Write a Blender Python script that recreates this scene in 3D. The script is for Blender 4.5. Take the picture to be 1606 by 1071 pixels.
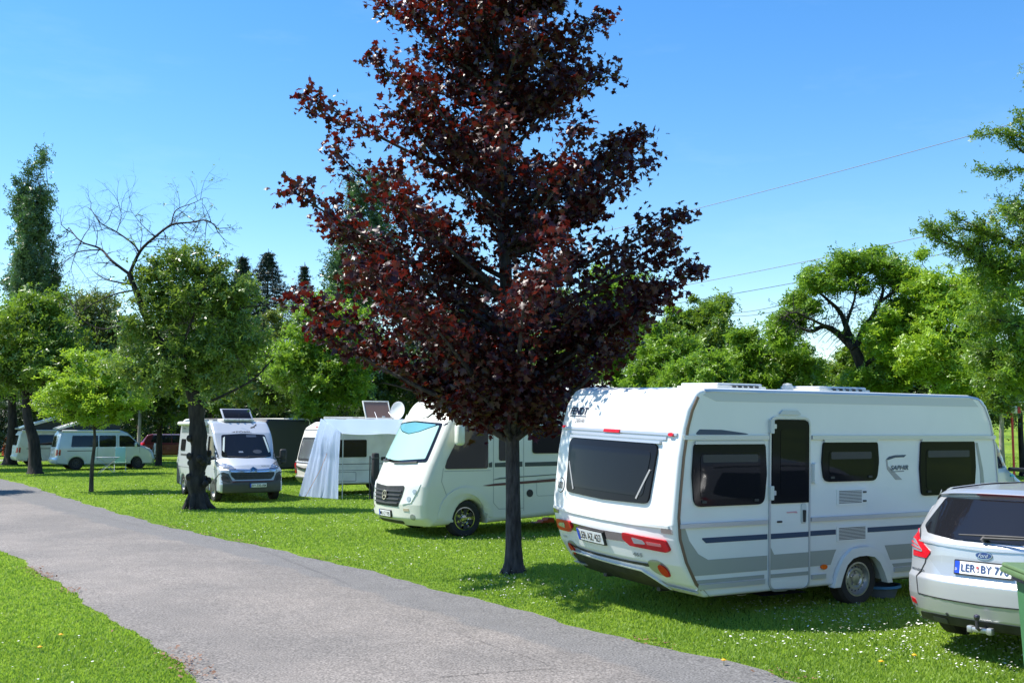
import bpy, bmesh, math, random
import numpy as np
from mathutils import Vector, Matrix
from mathutils.bvhtree import BVHTree
from mathutils.geometry import tessellate_polygon

R = math.radians
SC = bpy.context.scene
COL = SC.collection
for o in list(bpy.data.objects): bpy.data.objects.remove(o)

# ------------------------------------------------------------------ camera, sky, sun
F, CH, HZ = 1650.0, 2.05, 671.0
PIT = math.atan((HZ-535.5)/F)
cam = bpy.data.objects.new('camera', bpy.data.cameras.new('camera'))
COL.objects.link(cam); SC.camera = cam
cam.location = (0, 0, CH); cam.rotation_euler = (math.pi/2+PIT, 0, 0)
cam.data.sensor_width = 36; cam.data.lens = F/1606*36; cam.data.clip_end = 3000
SUN_EL, SUN_AZ = R(57), R(-79)      # azimuth from +Y (clockwise positive): sun far to the left
w = bpy.data.worlds.new('World'); SC.world = w; w.use_nodes = True
nt = w.node_tree; bg = nt.nodes['Background']
sky = nt.nodes.new('ShaderNodeTexSky'); sky.sky_type = 'NISHITA'; sky.sun_disc = False
sky.sun_elevation = SUN_EL; sky.sun_rotation = SUN_AZ
sky.air_density = 1.15; sky.dust_density = 0.15; sky.ozone_density = 3.2; sky.altitude = 100
hs = nt.nodes.new('ShaderNodeHueSaturation'); hs.inputs['Saturation'].default_value = 1.33; hs.inputs['Hue'].default_value = .504
nt.links.new(sky.outputs[0], hs.inputs['Color']); 
tcs = nt.nodes.new('ShaderNodeTexCoord'); mps = nt.nodes.new('ShaderNodeMapping'); mps.inputs['Scale'].default_value = (2.2, 2.2, 9); mps.inputs['Rotation'].default_value = (0, .25, .3)
nzs = nt.nodes.new('ShaderNodeTexNoise'); nzs.inputs['Scale'].default_value = 2.3; nzs.inputs['Detail'].default_value = 9; nzs.inputs['Roughness'].default_value = .62
rps = nt.nodes.new('ShaderNodeValToRGB'); rps.color_ramp.elements[0].position = .54; rps.color_ramp.elements[1].position = .85; rps.color_ramp.elements[1].color = (.05, .05, .05, 1)
mxs = nt.nodes.new('ShaderNodeMix'); mxs.data_type = 'RGBA'; mxs.inputs[7].default_value = (7.5, 8.0, 8.6, 1)
nt.links.new(tcs.outputs['Generated'], mps.inputs[0]); nt.links.new(mps.outputs[0], nzs.inputs['Vector']); nt.links.new(nzs.outputs[0], rps.inputs[0])
nt.links.new(rps.outputs[0], mxs.inputs[0]); nt.links.new(hs.outputs[0], mxs.inputs[6]); nt.links.new(mxs.outputs[2], bg.inputs[0]); bg.inputs[1].default_value = 0.122
sl = bpy.data.lights.new('sun', 'SUN'); sl.energy = 5.0; sl.angle = R(0.53); sl.color = (1, .955, .88)
so = bpy.data.objects.new('sun', sl); COL.objects.link(so)
SD = Vector((math.sin(SUN_AZ)*math.cos(SUN_EL), math.cos(SUN_AZ)*math.cos(SUN_EL), math.sin(SUN_EL)))
so.rotation_euler = SD.to_track_quat('Z', 'Y').to_euler(); so.location = (0, 0, 30)
SC.view_settings.view_transform = 'Standard'; SC.view_settings.look = 'None'
SC.view_settings.exposure = 0.86; SC.view_settings.gamma = 1.0
SC.render.engine = 'CYCLES'

def ray(px, py):
    u = (px-803)/F; v = (535.5-py)/F
    return Vector((u, math.cos(PIT)-v*math.sin(PIT), math.sin(PIT)+v*math.cos(PIT)))
def at(px, py, Y):
    d = ray(px, py); return Vector((0, 0, CH))+d*(Y/d.y)
def G(px, py, z=0.0):
    d = ray(px, py); return Vector((0, 0, CH))+d*((z-CH)/d.z)

# ------------------------------------------------------------------ materials
MATS = {}
def nodes(name):
    m = bpy.data.materials.new(name); m.use_nodes = True
    t = m.node_tree; return m, t, t.nodes['Principled BSDF']
def mat(name, col, rough=.5, metal=0, coat=0, dirt=0.0, bump=0.0, scale=6, spec=.5, dark=None):
    if name in MATS: return MATS[name]
    m, t, b = nodes(name)
    b.inputs['Base Color'].default_value = (*col, 1); b.inputs['Roughness'].default_value = rough
    b.inputs['Metallic'].default_value = metal; b.inputs['Coat Weight'].default_value = coat
    b.inputs['Specular IOR Level'].default_value = spec
    tc = t.nodes.new('ShaderNodeTexCoord')
    n = t.nodes.new('ShaderNodeTexNoise'); n.inputs['Scale'].default_value = scale; n.inputs['Detail'].default_value = 6
    t.links.new(tc.outputs['Object'], n.inputs['Vector'])
    if dirt:
        mx = t.nodes.new('ShaderNodeMix'); mx.data_type = 'RGBA'
        d = dark or tuple(c*(1-dirt) for c in col)
        mx.inputs[6].default_value = (*col, 1); mx.inputs[7].default_value = (*d, 1)
        rp = t.nodes.new('ShaderNodeValToRGB'); rp.color_ramp.elements[0].position = .42; rp.color_ramp.elements[1].position = .72
        t.links.new(n.outputs[0], rp.inputs[0]); t.links.new(rp.outputs[0], mx.inputs[0]); t.links.new(mx.outputs[2], b.inputs['Base Color'])
        mr = t.nodes.new('ShaderNodeMapRange'); mr.inputs[3].default_value = rough; mr.inputs[4].default_value = min(1, rough+.12)
        t.links.new(n.outputs[0], mr.inputs[0]); t.links.new(mr.outputs[0], b.inputs['Roughness'])
    if bump:
        bp = t.nodes.new('ShaderNodeBump'); bp.inputs['Strength'].default_value = bump; bp.inputs['Distance'].default_value = .02
        t.links.new(n.outputs[0], bp.inputs['Height']); t.links.new(bp.outputs[0], b.inputs['Normal'])
    MATS[name] = m; return m
def leafmat(name, col, col2, trans, rough=.42, tw=.28):
    m, t, b = nodes(name)
    a = t.nodes.new('ShaderNodeAttribute'); a.attribute_name = 'var'
    mx = t.nodes.new('ShaderNodeMix'); mx.data_type = 'RGBA'
    mx.inputs[6].default_value = (*col, 1); mx.inputs[7].default_value = (*col2, 1)
    t.links.new(a.outputs['Fac'], mx.inputs[0]); t.links.new(mx.outputs[2], b.inputs['Base Color'])
    b.inputs['Roughness'].default_value = rough
    tr = t.nodes.new('ShaderNodeBsdfTranslucent'); tr.inputs[0].default_value = (*trans, 1)
    ms = t.nodes.new('ShaderNodeMixShader'); ms.inputs[0].default_value = tw
    t.links.new(b.outputs[0], ms.inputs[1]); t.links.new(tr.outputs[0], ms.inputs[2])
    t.links.new(ms.outputs[0], t.nodes['Material Output'].inputs[0])
    return m
def barkmat(name, c1, c2, scale=14):
    m, t, b = nodes(name)
    tc = t.nodes.new('ShaderNodeTexCoord'); mp = t.nodes.new('ShaderNodeMapping'); mp.inputs['Scale'].default_value = (1, 1, .25)
    n = t.nodes.new('ShaderNodeTexNoise'); n.inputs['Scale'].default_value = scale; n.inputs['Detail'].default_value = 8
    rp = t.nodes.new('ShaderNodeValToRGB'); rp.color_ramp.elements[0].color = (*c1, 1); rp.color_ramp.elements[1].color = (*c2, 1)
    rp.color_ramp.elements[0].position = .35; rp.color_ramp.elements[1].position = .68
    bp = t.nodes.new('ShaderNodeBump'); bp.inputs['Strength'].default_value = .9; bp.inputs['Distance'].default_value = .03
    t.links.new(tc.outputs['Object'], mp.inputs[0]); t.links.new(mp.outputs[0], n.inputs['Vector'])
    t.links.new(n.outputs[0], rp.inputs[0]); t.links.new(rp.outputs[0], b.inputs['Base Color'])
    t.links.new(n.outputs[0], bp.inputs['Height']); t.links.new(bp.outputs[0], b.inputs['Normal'])
    b.inputs['Roughness'].default_value = .9
    return m
WHITE = mat('white_paint', (.70, .71, .70), .28, coat=.4, dirt=.06, scale=1.3)
MHWHITE = mat('cream_white_paint', (.68, .68, .60), .3, coat=.3, dirt=.06, scale=1.3)
OLDWHITE = mat('aged_white_paint', (.68, .68, .62), .45, dirt=.18, scale=2.5)
SILVER = mat('silver_metallic', (.50, .51, .53), .30, metal=.55, coat=.6, dirt=.05, scale=2)
VANSILVER = mat('light_silver_paint', (.50, .53, .57), .32, metal=.35, coat=.5, dirt=.05, scale=2)
VWSILVER = mat('blue_silver_paint', (.50, .58, .62), .32, metal=.35, coat=.5, dirt=.05, scale=2)
REDCAR = mat('dark_red_paint', (.12, .015, .02), .25, coat=.6)
NAVYCAR = mat('dark_blue_paint', (.02, .03, .08), .3, coat=.6)
GLASS = mat('tinted_glass', (.010, .011, .014), .04, spec=.4, coat=.12, bump=.045, scale=1.7)
GLASSR = mat('smoked_acrylic', (.010, .010, .013), .12, spec=.12)
GLASS2 = mat('smoked_pane', (.010, .010, .013), .04, spec=.16, bump=.06, scale=1.6)
BLACK = mat('black_plastic', (.016, .016, .018), .55, dirt=.3, dark=(.04, .04, .04), scale=9)
RUBBER = mat('tyre_rubber', (.018, .018, .018), .85, bump=.3, scale=30)
GREYPL = mat('grey_plastic', (.055, .057, .06), .5, dirt=.15, scale=6)
ALU = mat('aluminium_rail', (.46, .48, .52), .35, metal=.45)
CHROME = mat('chrome', (.38, .38, .39), .12, metal=1)
STEEL = mat('steel_rim', (.5, .5, .5), .35, metal=.8, dirt=.2, scale=20)
REDL = mat('red_lens', (.50, .004, .012), .3, coat=.15, spec=.3)
DREDL = mat('dark_red_lens', (.30, .005, .01), .15, coat=.8)
CLEARL = mat('clear_lens', (.38, .39, .42), .1, metal=.4, coat=.8)
ORANGEL = mat('orange_lens', (.75, .12, .01), .2, coat=.6)
NAVY = mat('navy_decal', (.008, .04, .10), .35)
TAUPE = mat('grey_green_decal', (.30, .315, .285), .4)
LTAUPE = mat('pale_grey_decal', (.50, .52, .51), .4)
BRONZE = mat('bronze_trim', (.16, .11, .08), .35, metal=.4)
PLATEW = mat('plate_white', (.8, .8, .8), .4)
EUBLUE = mat('plate_blue', (.01, .06, .5), .4)
INK = mat('black_print', (.012, .012, .014), .5)
DKINK = mat('dark_blue_print', (.01, .015, .05), .4)
GREYINK = mat('grey_print', (.3, .3, .3), .4)

# ------------------------------------------------------------------ object helpers
def link(name, me, parent=None):
    o = bpy.data.objects.new(name, me); COL.objects.link(o)
    if parent: o.parent = parent
    return o
def thing(name, label, cat, loc=(0, 0, 0), rz=0, group=None, rot=None):
    o = link(name, None); o.empty_display_size = .2
    o.location = loc; o.rotation_euler = rot or (0, 0, rz)
    o['label'] = label; o['category'] = cat
    if group: o['group'] = group
    return o
def tag(o, label=None, cat=None, group=None, kind=None):
    if label: o['label'] = label
    if cat: o['category'] = cat
    if group: o['group'] = group
    if kind: o['kind'] = kind
    return o
def finish(name, bm, m, parent=None, ang=35):
    me = bpy.data.meshes.new(name)
    bmesh.ops.recalc_face_normals(bm, faces=bm.faces)
    bm.to_mesh(me); bm.free()
    for x in (m if isinstance(m, (list, tuple)) else [m]): me.materials.append(x)
    me.polygons.foreach_set('use_smooth', [True]*len(me.polygons))
    me.set_sharp_from_angle(angle=R(ang))
    return link(name, me, parent)
def np_mesh(name, V, T, m, parent=None, var=None, smooth=False):
    V = np.asarray(V, dtype=np.float32); T = np.asarray(T, dtype=np.int32)
    me = bpy.data.meshes.new(name)
    me.vertices.add(len(V)); me.vertices.foreach_set('co', V.ravel())
    k = T.shape[1]
    me.loops.add(T.size); me.loops.foreach_set('vertex_index', T.ravel())
    me.polygons.add(len(T)); me.polygons.foreach_set('loop_start', np.arange(0, T.size, k, dtype=np.int32))
    if smooth: me.polygons.foreach_set('use_smooth', np.ones(len(T), dtype=bool))
    if var is not None:
        a = me.attributes.new('var', 'FLOAT', 'POINT'); a.data.foreach_set('value', np.asarray(var, dtype=np.float32))
    me.update(calc_edges=True); me.materials.append(m)
    return link(name, me, parent)

class MB:
    """collects shapes into one mesh"""
    def __init__(s): s.bm = bmesh.new()
    def box(s, c, d, bev=0, rot=None, seg=2):
        r = bmesh.ops.create_cube(s.bm, size=1)
        vs = r['verts']
        bmesh.ops.scale(s.bm, vec=d, verts=vs)
        if bev:
            es = list({e for v in vs for e in v.link_edges})
            rr = bmesh.ops.bevel(s.bm, geom=es, offset=bev, segments=seg, affect='EDGES', profile=.5)
            vs = list({v for f in rr['faces'] for v in f.verts} | {v for v in vs if v.is_valid})
        if rot is not None: bmesh.ops.rotate(s.bm, cent=(0, 0, 0), matrix=rot, verts=vs)
        bmesh.ops.translate(s.bm, vec=c, verts=vs); return s
    def tube(s, pts, r, n=8, cap=True):
        pts = [Vector(p) for p in pts]; rr = r if isinstance(r, (list, tuple)) else [r]*len(pts)
        prev = None; ring0 = None; u = None
        for i, p in enumerate(pts):
            d = (pts[min(i+1, len(pts)-1)]-pts[max(i-1, 0)]).normalized()
            if u is None: u = d.orthogonal().normalized()
            else: u = (u-d*u.dot(d)); u = u.normalized() if u.length > 1e-5 else d.orthogonal().normalized()
            v = d.cross(u)
            ring = [s.bm.verts.new(p+(u*math.cos(2*math.pi*k/n)+v*math.sin(2*math.pi*k/n))*rr[i]) for k in range(n)]
            if prev:
                for k in range(n): s.bm.faces.new((prev[k], prev[(k+1) % n], ring[(k+1) % n], ring[k]))
            else: ring0 = ring
            prev = ring
        if cap and n > 2:
            s.bm.faces.new(ring0[::-1]); s.bm.faces.new(prev)
        return s
    def lathe(s, prof, n=24, M=Matrix.Identity(4)):
        """prof = (radius, height) pairs, turned about local Z of M"""
        rings = []
        for (r, h) in prof:
            if r < 1e-5: rings.append([s.bm.verts.new(M@Vector((0, 0, h)))])
            else: rings.append([s.bm.verts.new(M@Vector((r*math.cos(2*math.pi*k/n), r*math.sin(2*math.pi*k/n), h))) for k in range(n)])
        for a, b in zip(rings, rings[1:]):
            for k in range(n):
                k2 = (k+1) % n
                if len(a) == 1 and len(b) == 1: continue
                if len(a) == 1: s.bm.faces.new((a[0], b[k2], b[k]))
                elif len(b) == 1: s.bm.faces.new((a[k], a[k2], b[0]))
                else: s.bm.faces.new((a[k], a[k2], b[k2], b[k]))
        return s
    def prism(s, poly, axis, a, b):
        """poly 2D extruded between a and b; axis 'x' poly=(y,z), 'y' poly=(x,z), 'z' poly=(x,y)"""
        def P(p, t):
            return {'x': (t, p[0], p[1]), 'y': (p[0], t, p[1]), 'z': (p[0], p[1], t)}[axis]
        A = [s.bm.verts.new(P(p, a)) for p in poly]; B = [s.bm.verts.new(P(p, b)) for p in poly]
        n = len(poly)
        for k in range(n): s.bm.faces.new((A[k], A[(k+1) % n], B[(k+1) % n], B[k]))
        for ring in (A, B):
            for t in tessellate_polygon([[v.co for v in ring]]):
                try: s.bm.faces.new([ring[i] for i in t])
                except ValueError: pass
        return s
    def poly(s, pts):
        s.bm.faces.new([s.bm.verts.new(p) for p in pts]); return s
    def out(s, name, m, parent=None, ang=35): return finish(name, s.bm, m, parent, ang)

def rp(pts, r=.05, n=5):
    """round the corners of a 2D polygon; points may carry their own radius as third value"""
    out = []; N = len(pts)
    for i in range(N):
        p = Vector(pts[i][:2]); a = Vector(pts[i-1][:2]); b = Vector(pts[(i+1) % N][:2])
        rr = pts[i][2] if len(pts[i]) > 2 else r
        da, db = a-p, b-p; la, lb = da.length, db.length
        if rr < 1e-4 or la < 1e-5 or lb < 1e-5: out.append(tuple(p)); continue
        da /= la; db /= lb
        ang = math.acos(max(-1, min(1, da.dot(db))))
        if ang > 3.05: out.append(tuple(p)); continue
        t = min(rr/math.tan(ang/2), la*.49, lb*.49)
        p0, p1 = p+da*t, p+db*t
        for k in range(n+1):
            s = k/n; q = p0*(1-s)**2+p*2*s*(1-s)+p1*s*s; out.append((q.x, q.y))
    return out
def rect(x0, x1, z0, z1, r=.05): return rp([(x0, z0), (x1, z0), (x1, z1), (x0, z1)], r)

def gridcut(bm, lims, step):
    for ax in lims:
        cs = [v.co[ax] for v in bm.verts]; lo, hi = min(cs), max(cs)
        k = math.ceil((lo+1e-4)/step)
        while k*step < hi-1e-4:
            n = Vector((0, 0, 0)); n[ax] = 1; c = Vector((0, 0, 0)); c[ax] = k*step
            bmesh.ops.bisect_plane(bm, geom=bm.verts[:]+bm.edges[:]+bm.faces[:], plane_co=c, plane_no=n, dist=1e-5)
            k += 1

class Body:
    """shell from a side profile (x,z) swept across the width with rounded long edges, then deformed"""
    def __init__(s, prof, W, r=.06, deform=None, step=.25, ny=10):
        bm = bmesh.new(); n = len(prof)
        P = [Vector(p) for p in prof]
        area = sum(P[i].x*P[(i+1) % n].y-P[(i+1) % n].x*P[i].y for i in range(n))
        nr = []
        for i in range(n):
            d = (P[(i+1) % n]-P[i-1]); d = d.normalized() if d.length > 1e-6 else Vector((1, 0))
            nv = Vector((-d.y, d.x)); nr.append(nv if area > 0 else -nv)    # inward
        hw = W/2; ys = []
        for k in range(5):
            a = math.pi/2*k/4; ys.append((-hw+r-r*math.sin(math.pi/2-a), r*(1-math.cos(math.pi/2-a))))
        for k in range(1, ny): ys.append((-hw+r+(W-2*r)*k/ny, 0))
        ys += [(-y, d) for (y, d) in ys[:5][::-1]]
        prev = None; first = None
        for (y, d) in ys:
            ring = [bm.verts.new((P[i].x+nr[i].x*d, y, P[i].y+nr[i].y*d)) for i in range(n)]
            if prev:
                for i in range(n): bm.faces.new((prev[i], prev[(i+1) % n], ring[(i+1) % n], ring[i]))
            else: first = ring
            prev = ring
        for ring in (first, prev):
            for t in tessellate_polygon([[Vector((v.co.x, v.co.z, 0)) for v in ring]]):
                try: bm.faces.new([ring[i] for i in t])
                except ValueError: pass
        if deform:
            gridcut(bm, (0, 2), step)
            for v in bm.verts: v.co = Vector(deform(*v.co))
        bmesh.ops.recalc_face_normals(bm, faces=bm.faces)
        s.bm = bm; s.bvh = BVHTree.FromBMesh(bm)
    def emit(s, name, m, parent, ang=40): return finish(name, s.bm, m, parent, ang)
    def hit(s, ax, a, b):
        D = {'R': ((a, -9, b), (0, 1, 0)), 'L': ((a, 9, b), (0, -1, 0)), 'F': ((19, a, b), (-1, 0, 0)),
             'B': ((-9, a, b), (1, 0, 0)), 'T': ((a, b, 9), (0, 0, -1))}[ax]
        d = Vector(D[1])
        h, nrm, _, _ = s.bvh.ray_cast(Vector(D[0]), d)
        if h is None:
            h, nrm, _, _ = s.bvh.find_nearest(Vector(D[0])+d*8.5)
        if nrm.dot(d) > 0: nrm = -nrm
        return h, nrm
    def decal(s, name, ax, poly, m, parent, off=.004, grid=.09, tris=None, cut=True, skirt=True, label=None):
        bm = bmesh.new()
        vs = [bm.verts.new((p[0], p[1], 0)) for p in poly]
        for t in (tris or tessellate_polygon([[Vector((p[0], p[1], 0)) for p in poly]])):
            try: bm.faces.new([vs[i] for i in t])
            except ValueError: pass
        if cut: gridcut(bm, (0, 1), grid)
        for v in bm.verts:
            h, nn = s.hit(ax, v.co.x, v.co.y); v.co = h+nn*off
            v.normal = nn
        if skirt:
            dv = {'R': (0, 1, 0), 'L': (0, -1, 0), 'F': (-1, 0, 0), 'B': (1, 0, 0), 'T': (0, 0, -1)}[ax]
            be = [e for e in bm.edges if len(e.link_faces) == 1]
            r = bmesh.ops.extrude_edge_only(bm, edges=be)
            for v in [g for g in r['geom'] if isinstance(g, bmesh.types.BMVert)]: v.co += Vector(dv)*(off+.012)
        o = finish(name, bm, m, parent, 30)
        if label: o['label'] = label
        return o
    def ribbon(s, name, ax, path, wd, m, parent, off=.004, closed=False, grid=.12):
        P = [Vector(p) for p in path]; n = len(P); L, Rr = [], []
        for i in range(n):
            a = P[i-1] if (closed or i > 0) else P[i]; b = P[(i+1) % n] if (closed or i < n-1) else P[i]
            d = (b-a).normalized(); nv = Vector((-d.y, d.x)); L.append(P[i]+nv*wd/2); Rr.append(P[i]-nv*wd/2)
        pts = L+Rr; tr = []
        for i in range(n if closed else n-1):
            j = (i+1) % n; tr += [(i, j, n+j), (i, n+j, n+i)]
        return s.decal(name, ax, pts, m, parent, off, grid, tris=tr)
    def text(s, name, ax, txt, a, b, size, m, parent, off=.008, width=None, shear=0, bold=0, flip=None, rot=0):
        V, T = text_tris(txt, shear, bold)
        xs = [v[0] for v in V]; zs = [v[1] for v in V]; w0 = max(xs)-min(xs); h0 = max(zs)-min(zs); cx = (max(xs)+min(xs))/2; cz = (max(zs)+min(zs))/2
        sz = size/h0; sx = (width/w0) if width else sz
        fl = flip if flip is not None else {'R': 1, 'L': -1, 'F': 1, 'B': -1, 'T': 1}[ax]
        pts = []
        for v in V:
            x = (v[0]-cx)*sx; z = (v[1]-cz)*sz; x, z = x*math.cos(rot)-z*math.sin(rot), x*math.sin(rot)+z*math.cos(rot)
            pts.append((a+fl*x, b+z))
        return s.decal(name, ax, pts, m, parent, off, tris=T, cut=False, skirt=False)
TXT = {}
def text_tris(txt, shear=0, bold=0):
    k = (txt, shear, bold)
    if k not in TXT:
        c = bpy.data.curves.new('t', 'FONT'); c.body = txt; c.shear = shear; c.offset = bold; c.resolution_u = 3
        o = bpy.data.objects.new('t', c); COL.objects.link(o)
        bpy.context.view_layer.update()
        me = bpy.data.meshes.new_from_object(o.evaluated_get(bpy.context.evaluated_depsgraph_get()))
        me.calc_loop_triangles()
        TXT[k] = ([tuple(v.co[:2]) for v in me.vertices], [tuple(t.vertices) for t in me.loop_triangles])
        bpy.data.objects.remove(o); bpy.data.curves.remove(c); bpy.data.meshes.remove(me)
    return TXT[k]
def flat_text(name, txt, M, height, m, parent, width=None, shear=0, bold=.0):
    V, T = text_tris(txt, shear, bold)
    xs = [v[0] for v in V]; zs = [v[1] for v in V]
    sz = height/(max(zs)-min(zs)); sx = width/(max(xs)-min(xs)) if width else sz
    cx, cz = (max(xs)+min(xs))/2, (max(zs)+min(zs))/2
    bm = bmesh.new(); vs = [bm.verts.new(M@Vector(((v[0]-cx)*sx, (v[1]-cz)*sz, 0))) for v in V]
    for t in T:
        try: bm.faces.new([vs[i] for i in t])
        except ValueError: pass
    return finish(name, bm, m, parent)
def arc(cx, cz, r, a0, a1, n=12): return [(cx+r*math.cos(R(a0+(a1-a0)*k/n)), cz+r*math.sin(R(a0+(a1-a0)*k/n))) for k in range(n+1)]
def circ(cx, cz, r, n=20, rz=None): return [(cx+r*math.cos(2*math.pi*k/n), cz+(rz or r)*math.sin(2*math.pi*k/n)) for k in range(n)]

def wheel(parent, x, y, r, w, rim, side, style='steel', rimmat=None, steer=0):
    """tyre as the part, rim and hub cap as its sub-parts; side = outward sign in y"""
    M = Matrix.Translation((x, y, r))@Matrix.Rotation(steer, 4, 'Z')@Matrix.Rotation(-side*math.pi/2, 4, 'X')
    h = w/2
    t = MB().lathe([(rim-.01, -h*.8), (rim+.02, -h), (r-.03, -h), (r, -h+.03), (r, h-.03), (r-.03, h), (rim+.02, h), (rim-.004, h*.86), (rim-.012, h*.5), (rim-.012, -h*.8)], 40, M)
    for k in range(3):
        q = (k-1)*w*.22
        t.lathe([(r+.001, q-.004), (r-.006, q), (r+.001, q+.004)], 40, M)
    t = t.out('wheel', RUBBER, parent)
    rm = rimmat or STEEL
    b = MB()
    b.lathe([(rim-.002, h*.8), (rim-.002, h*.92), (rim-.02, h*.93), (rim-.028, h*.5), (rim*.78, h*.30), (rim*.62, h*.62), (rim*.5, h*.62), (rim*.42, h*.45), (0, h*.45)], 40, M)
    hole = b; b.bm.faces.ensure_lookup_table(); nf0 = len(b.bm.faces)
    if style == 'steel':
        for k in range(16):
            a = 2*math.pi*k/16; c = Vector((rim*.70*math.cos(a), rim*.70*math.sin(a), h*.52))
            hole.lathe([(rim*.055, 0), (0, .004)], 8, M@Matrix.Translation(c)@Matrix.Rotation(a, 4, 'Z')@Matrix.Rotation(R(22), 4, 'Y'))
    else:
        for k in range(7):
            a = 2*math.pi*k/7
            pts = [(rim*.34, a-.16), (rim*.86, a-.30), (rim*.9, a), (rim*.86, a+.30), (rim*.34, a+.16)]
            hole.poly([M@Vector((q*math.cos(aa), q*math.sin(aa), h*.66)) for q, aa in pts])
    b.bm.faces.ensure_lookup_table()
    for f_ in b.bm.faces[nf0:]: f_.material_index = 1
    ro = b.out('rim', [rm, BLACK], t)
    hb = MB().lathe([(rim*.30, h*.45), (rim*.28, h*.66), (rim*.16, h*.72), (0, h*.72)], 20, M)
    for k in range(5):
        a = 2*math.pi*k/5+.3
        hb.lathe([(.014, h*.45), (.012, h*.66), (0, h*.7)], 8, M@Matrix.Translation((rim*.38*math.cos(a), rim*.38*math.sin(a), 0)))
    hb.out('hub_cap', rm, ro)
    return t

def plate(B, ax, a, b, txt, parent, w=.52, h=.11, off=.02, blue=True, inkm=None):
    s = {'B': -1, 'F': 1}[ax]
    fr = B.decal('number_plate', ax, rect(a-w/2-.012, a+w/2+.012, b-h/2-.012, b+h/2+.012, .01), BLACK, parent, off=off)
    pw = B.decal('plate_face', ax, rect(a-w/2, a+w/2, b-h/2, b+h/2, .008), PLATEW, fr, off=off+.004)
    x0 = a-s*w/2
    if blue: B.decal('plate_band', ax, rect(min(x0, x0+s*.045), max(x0, x0+s*.045), b-h/2, b+h/2, .004), EUBLUE, fr, off=off+.007)
    B.text('lettering', ax, txt, a+s*.02, b, h*.66, inkm or INK, fr, off=off+.009, width=w*.84, bold=.012)
    return fr

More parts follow.
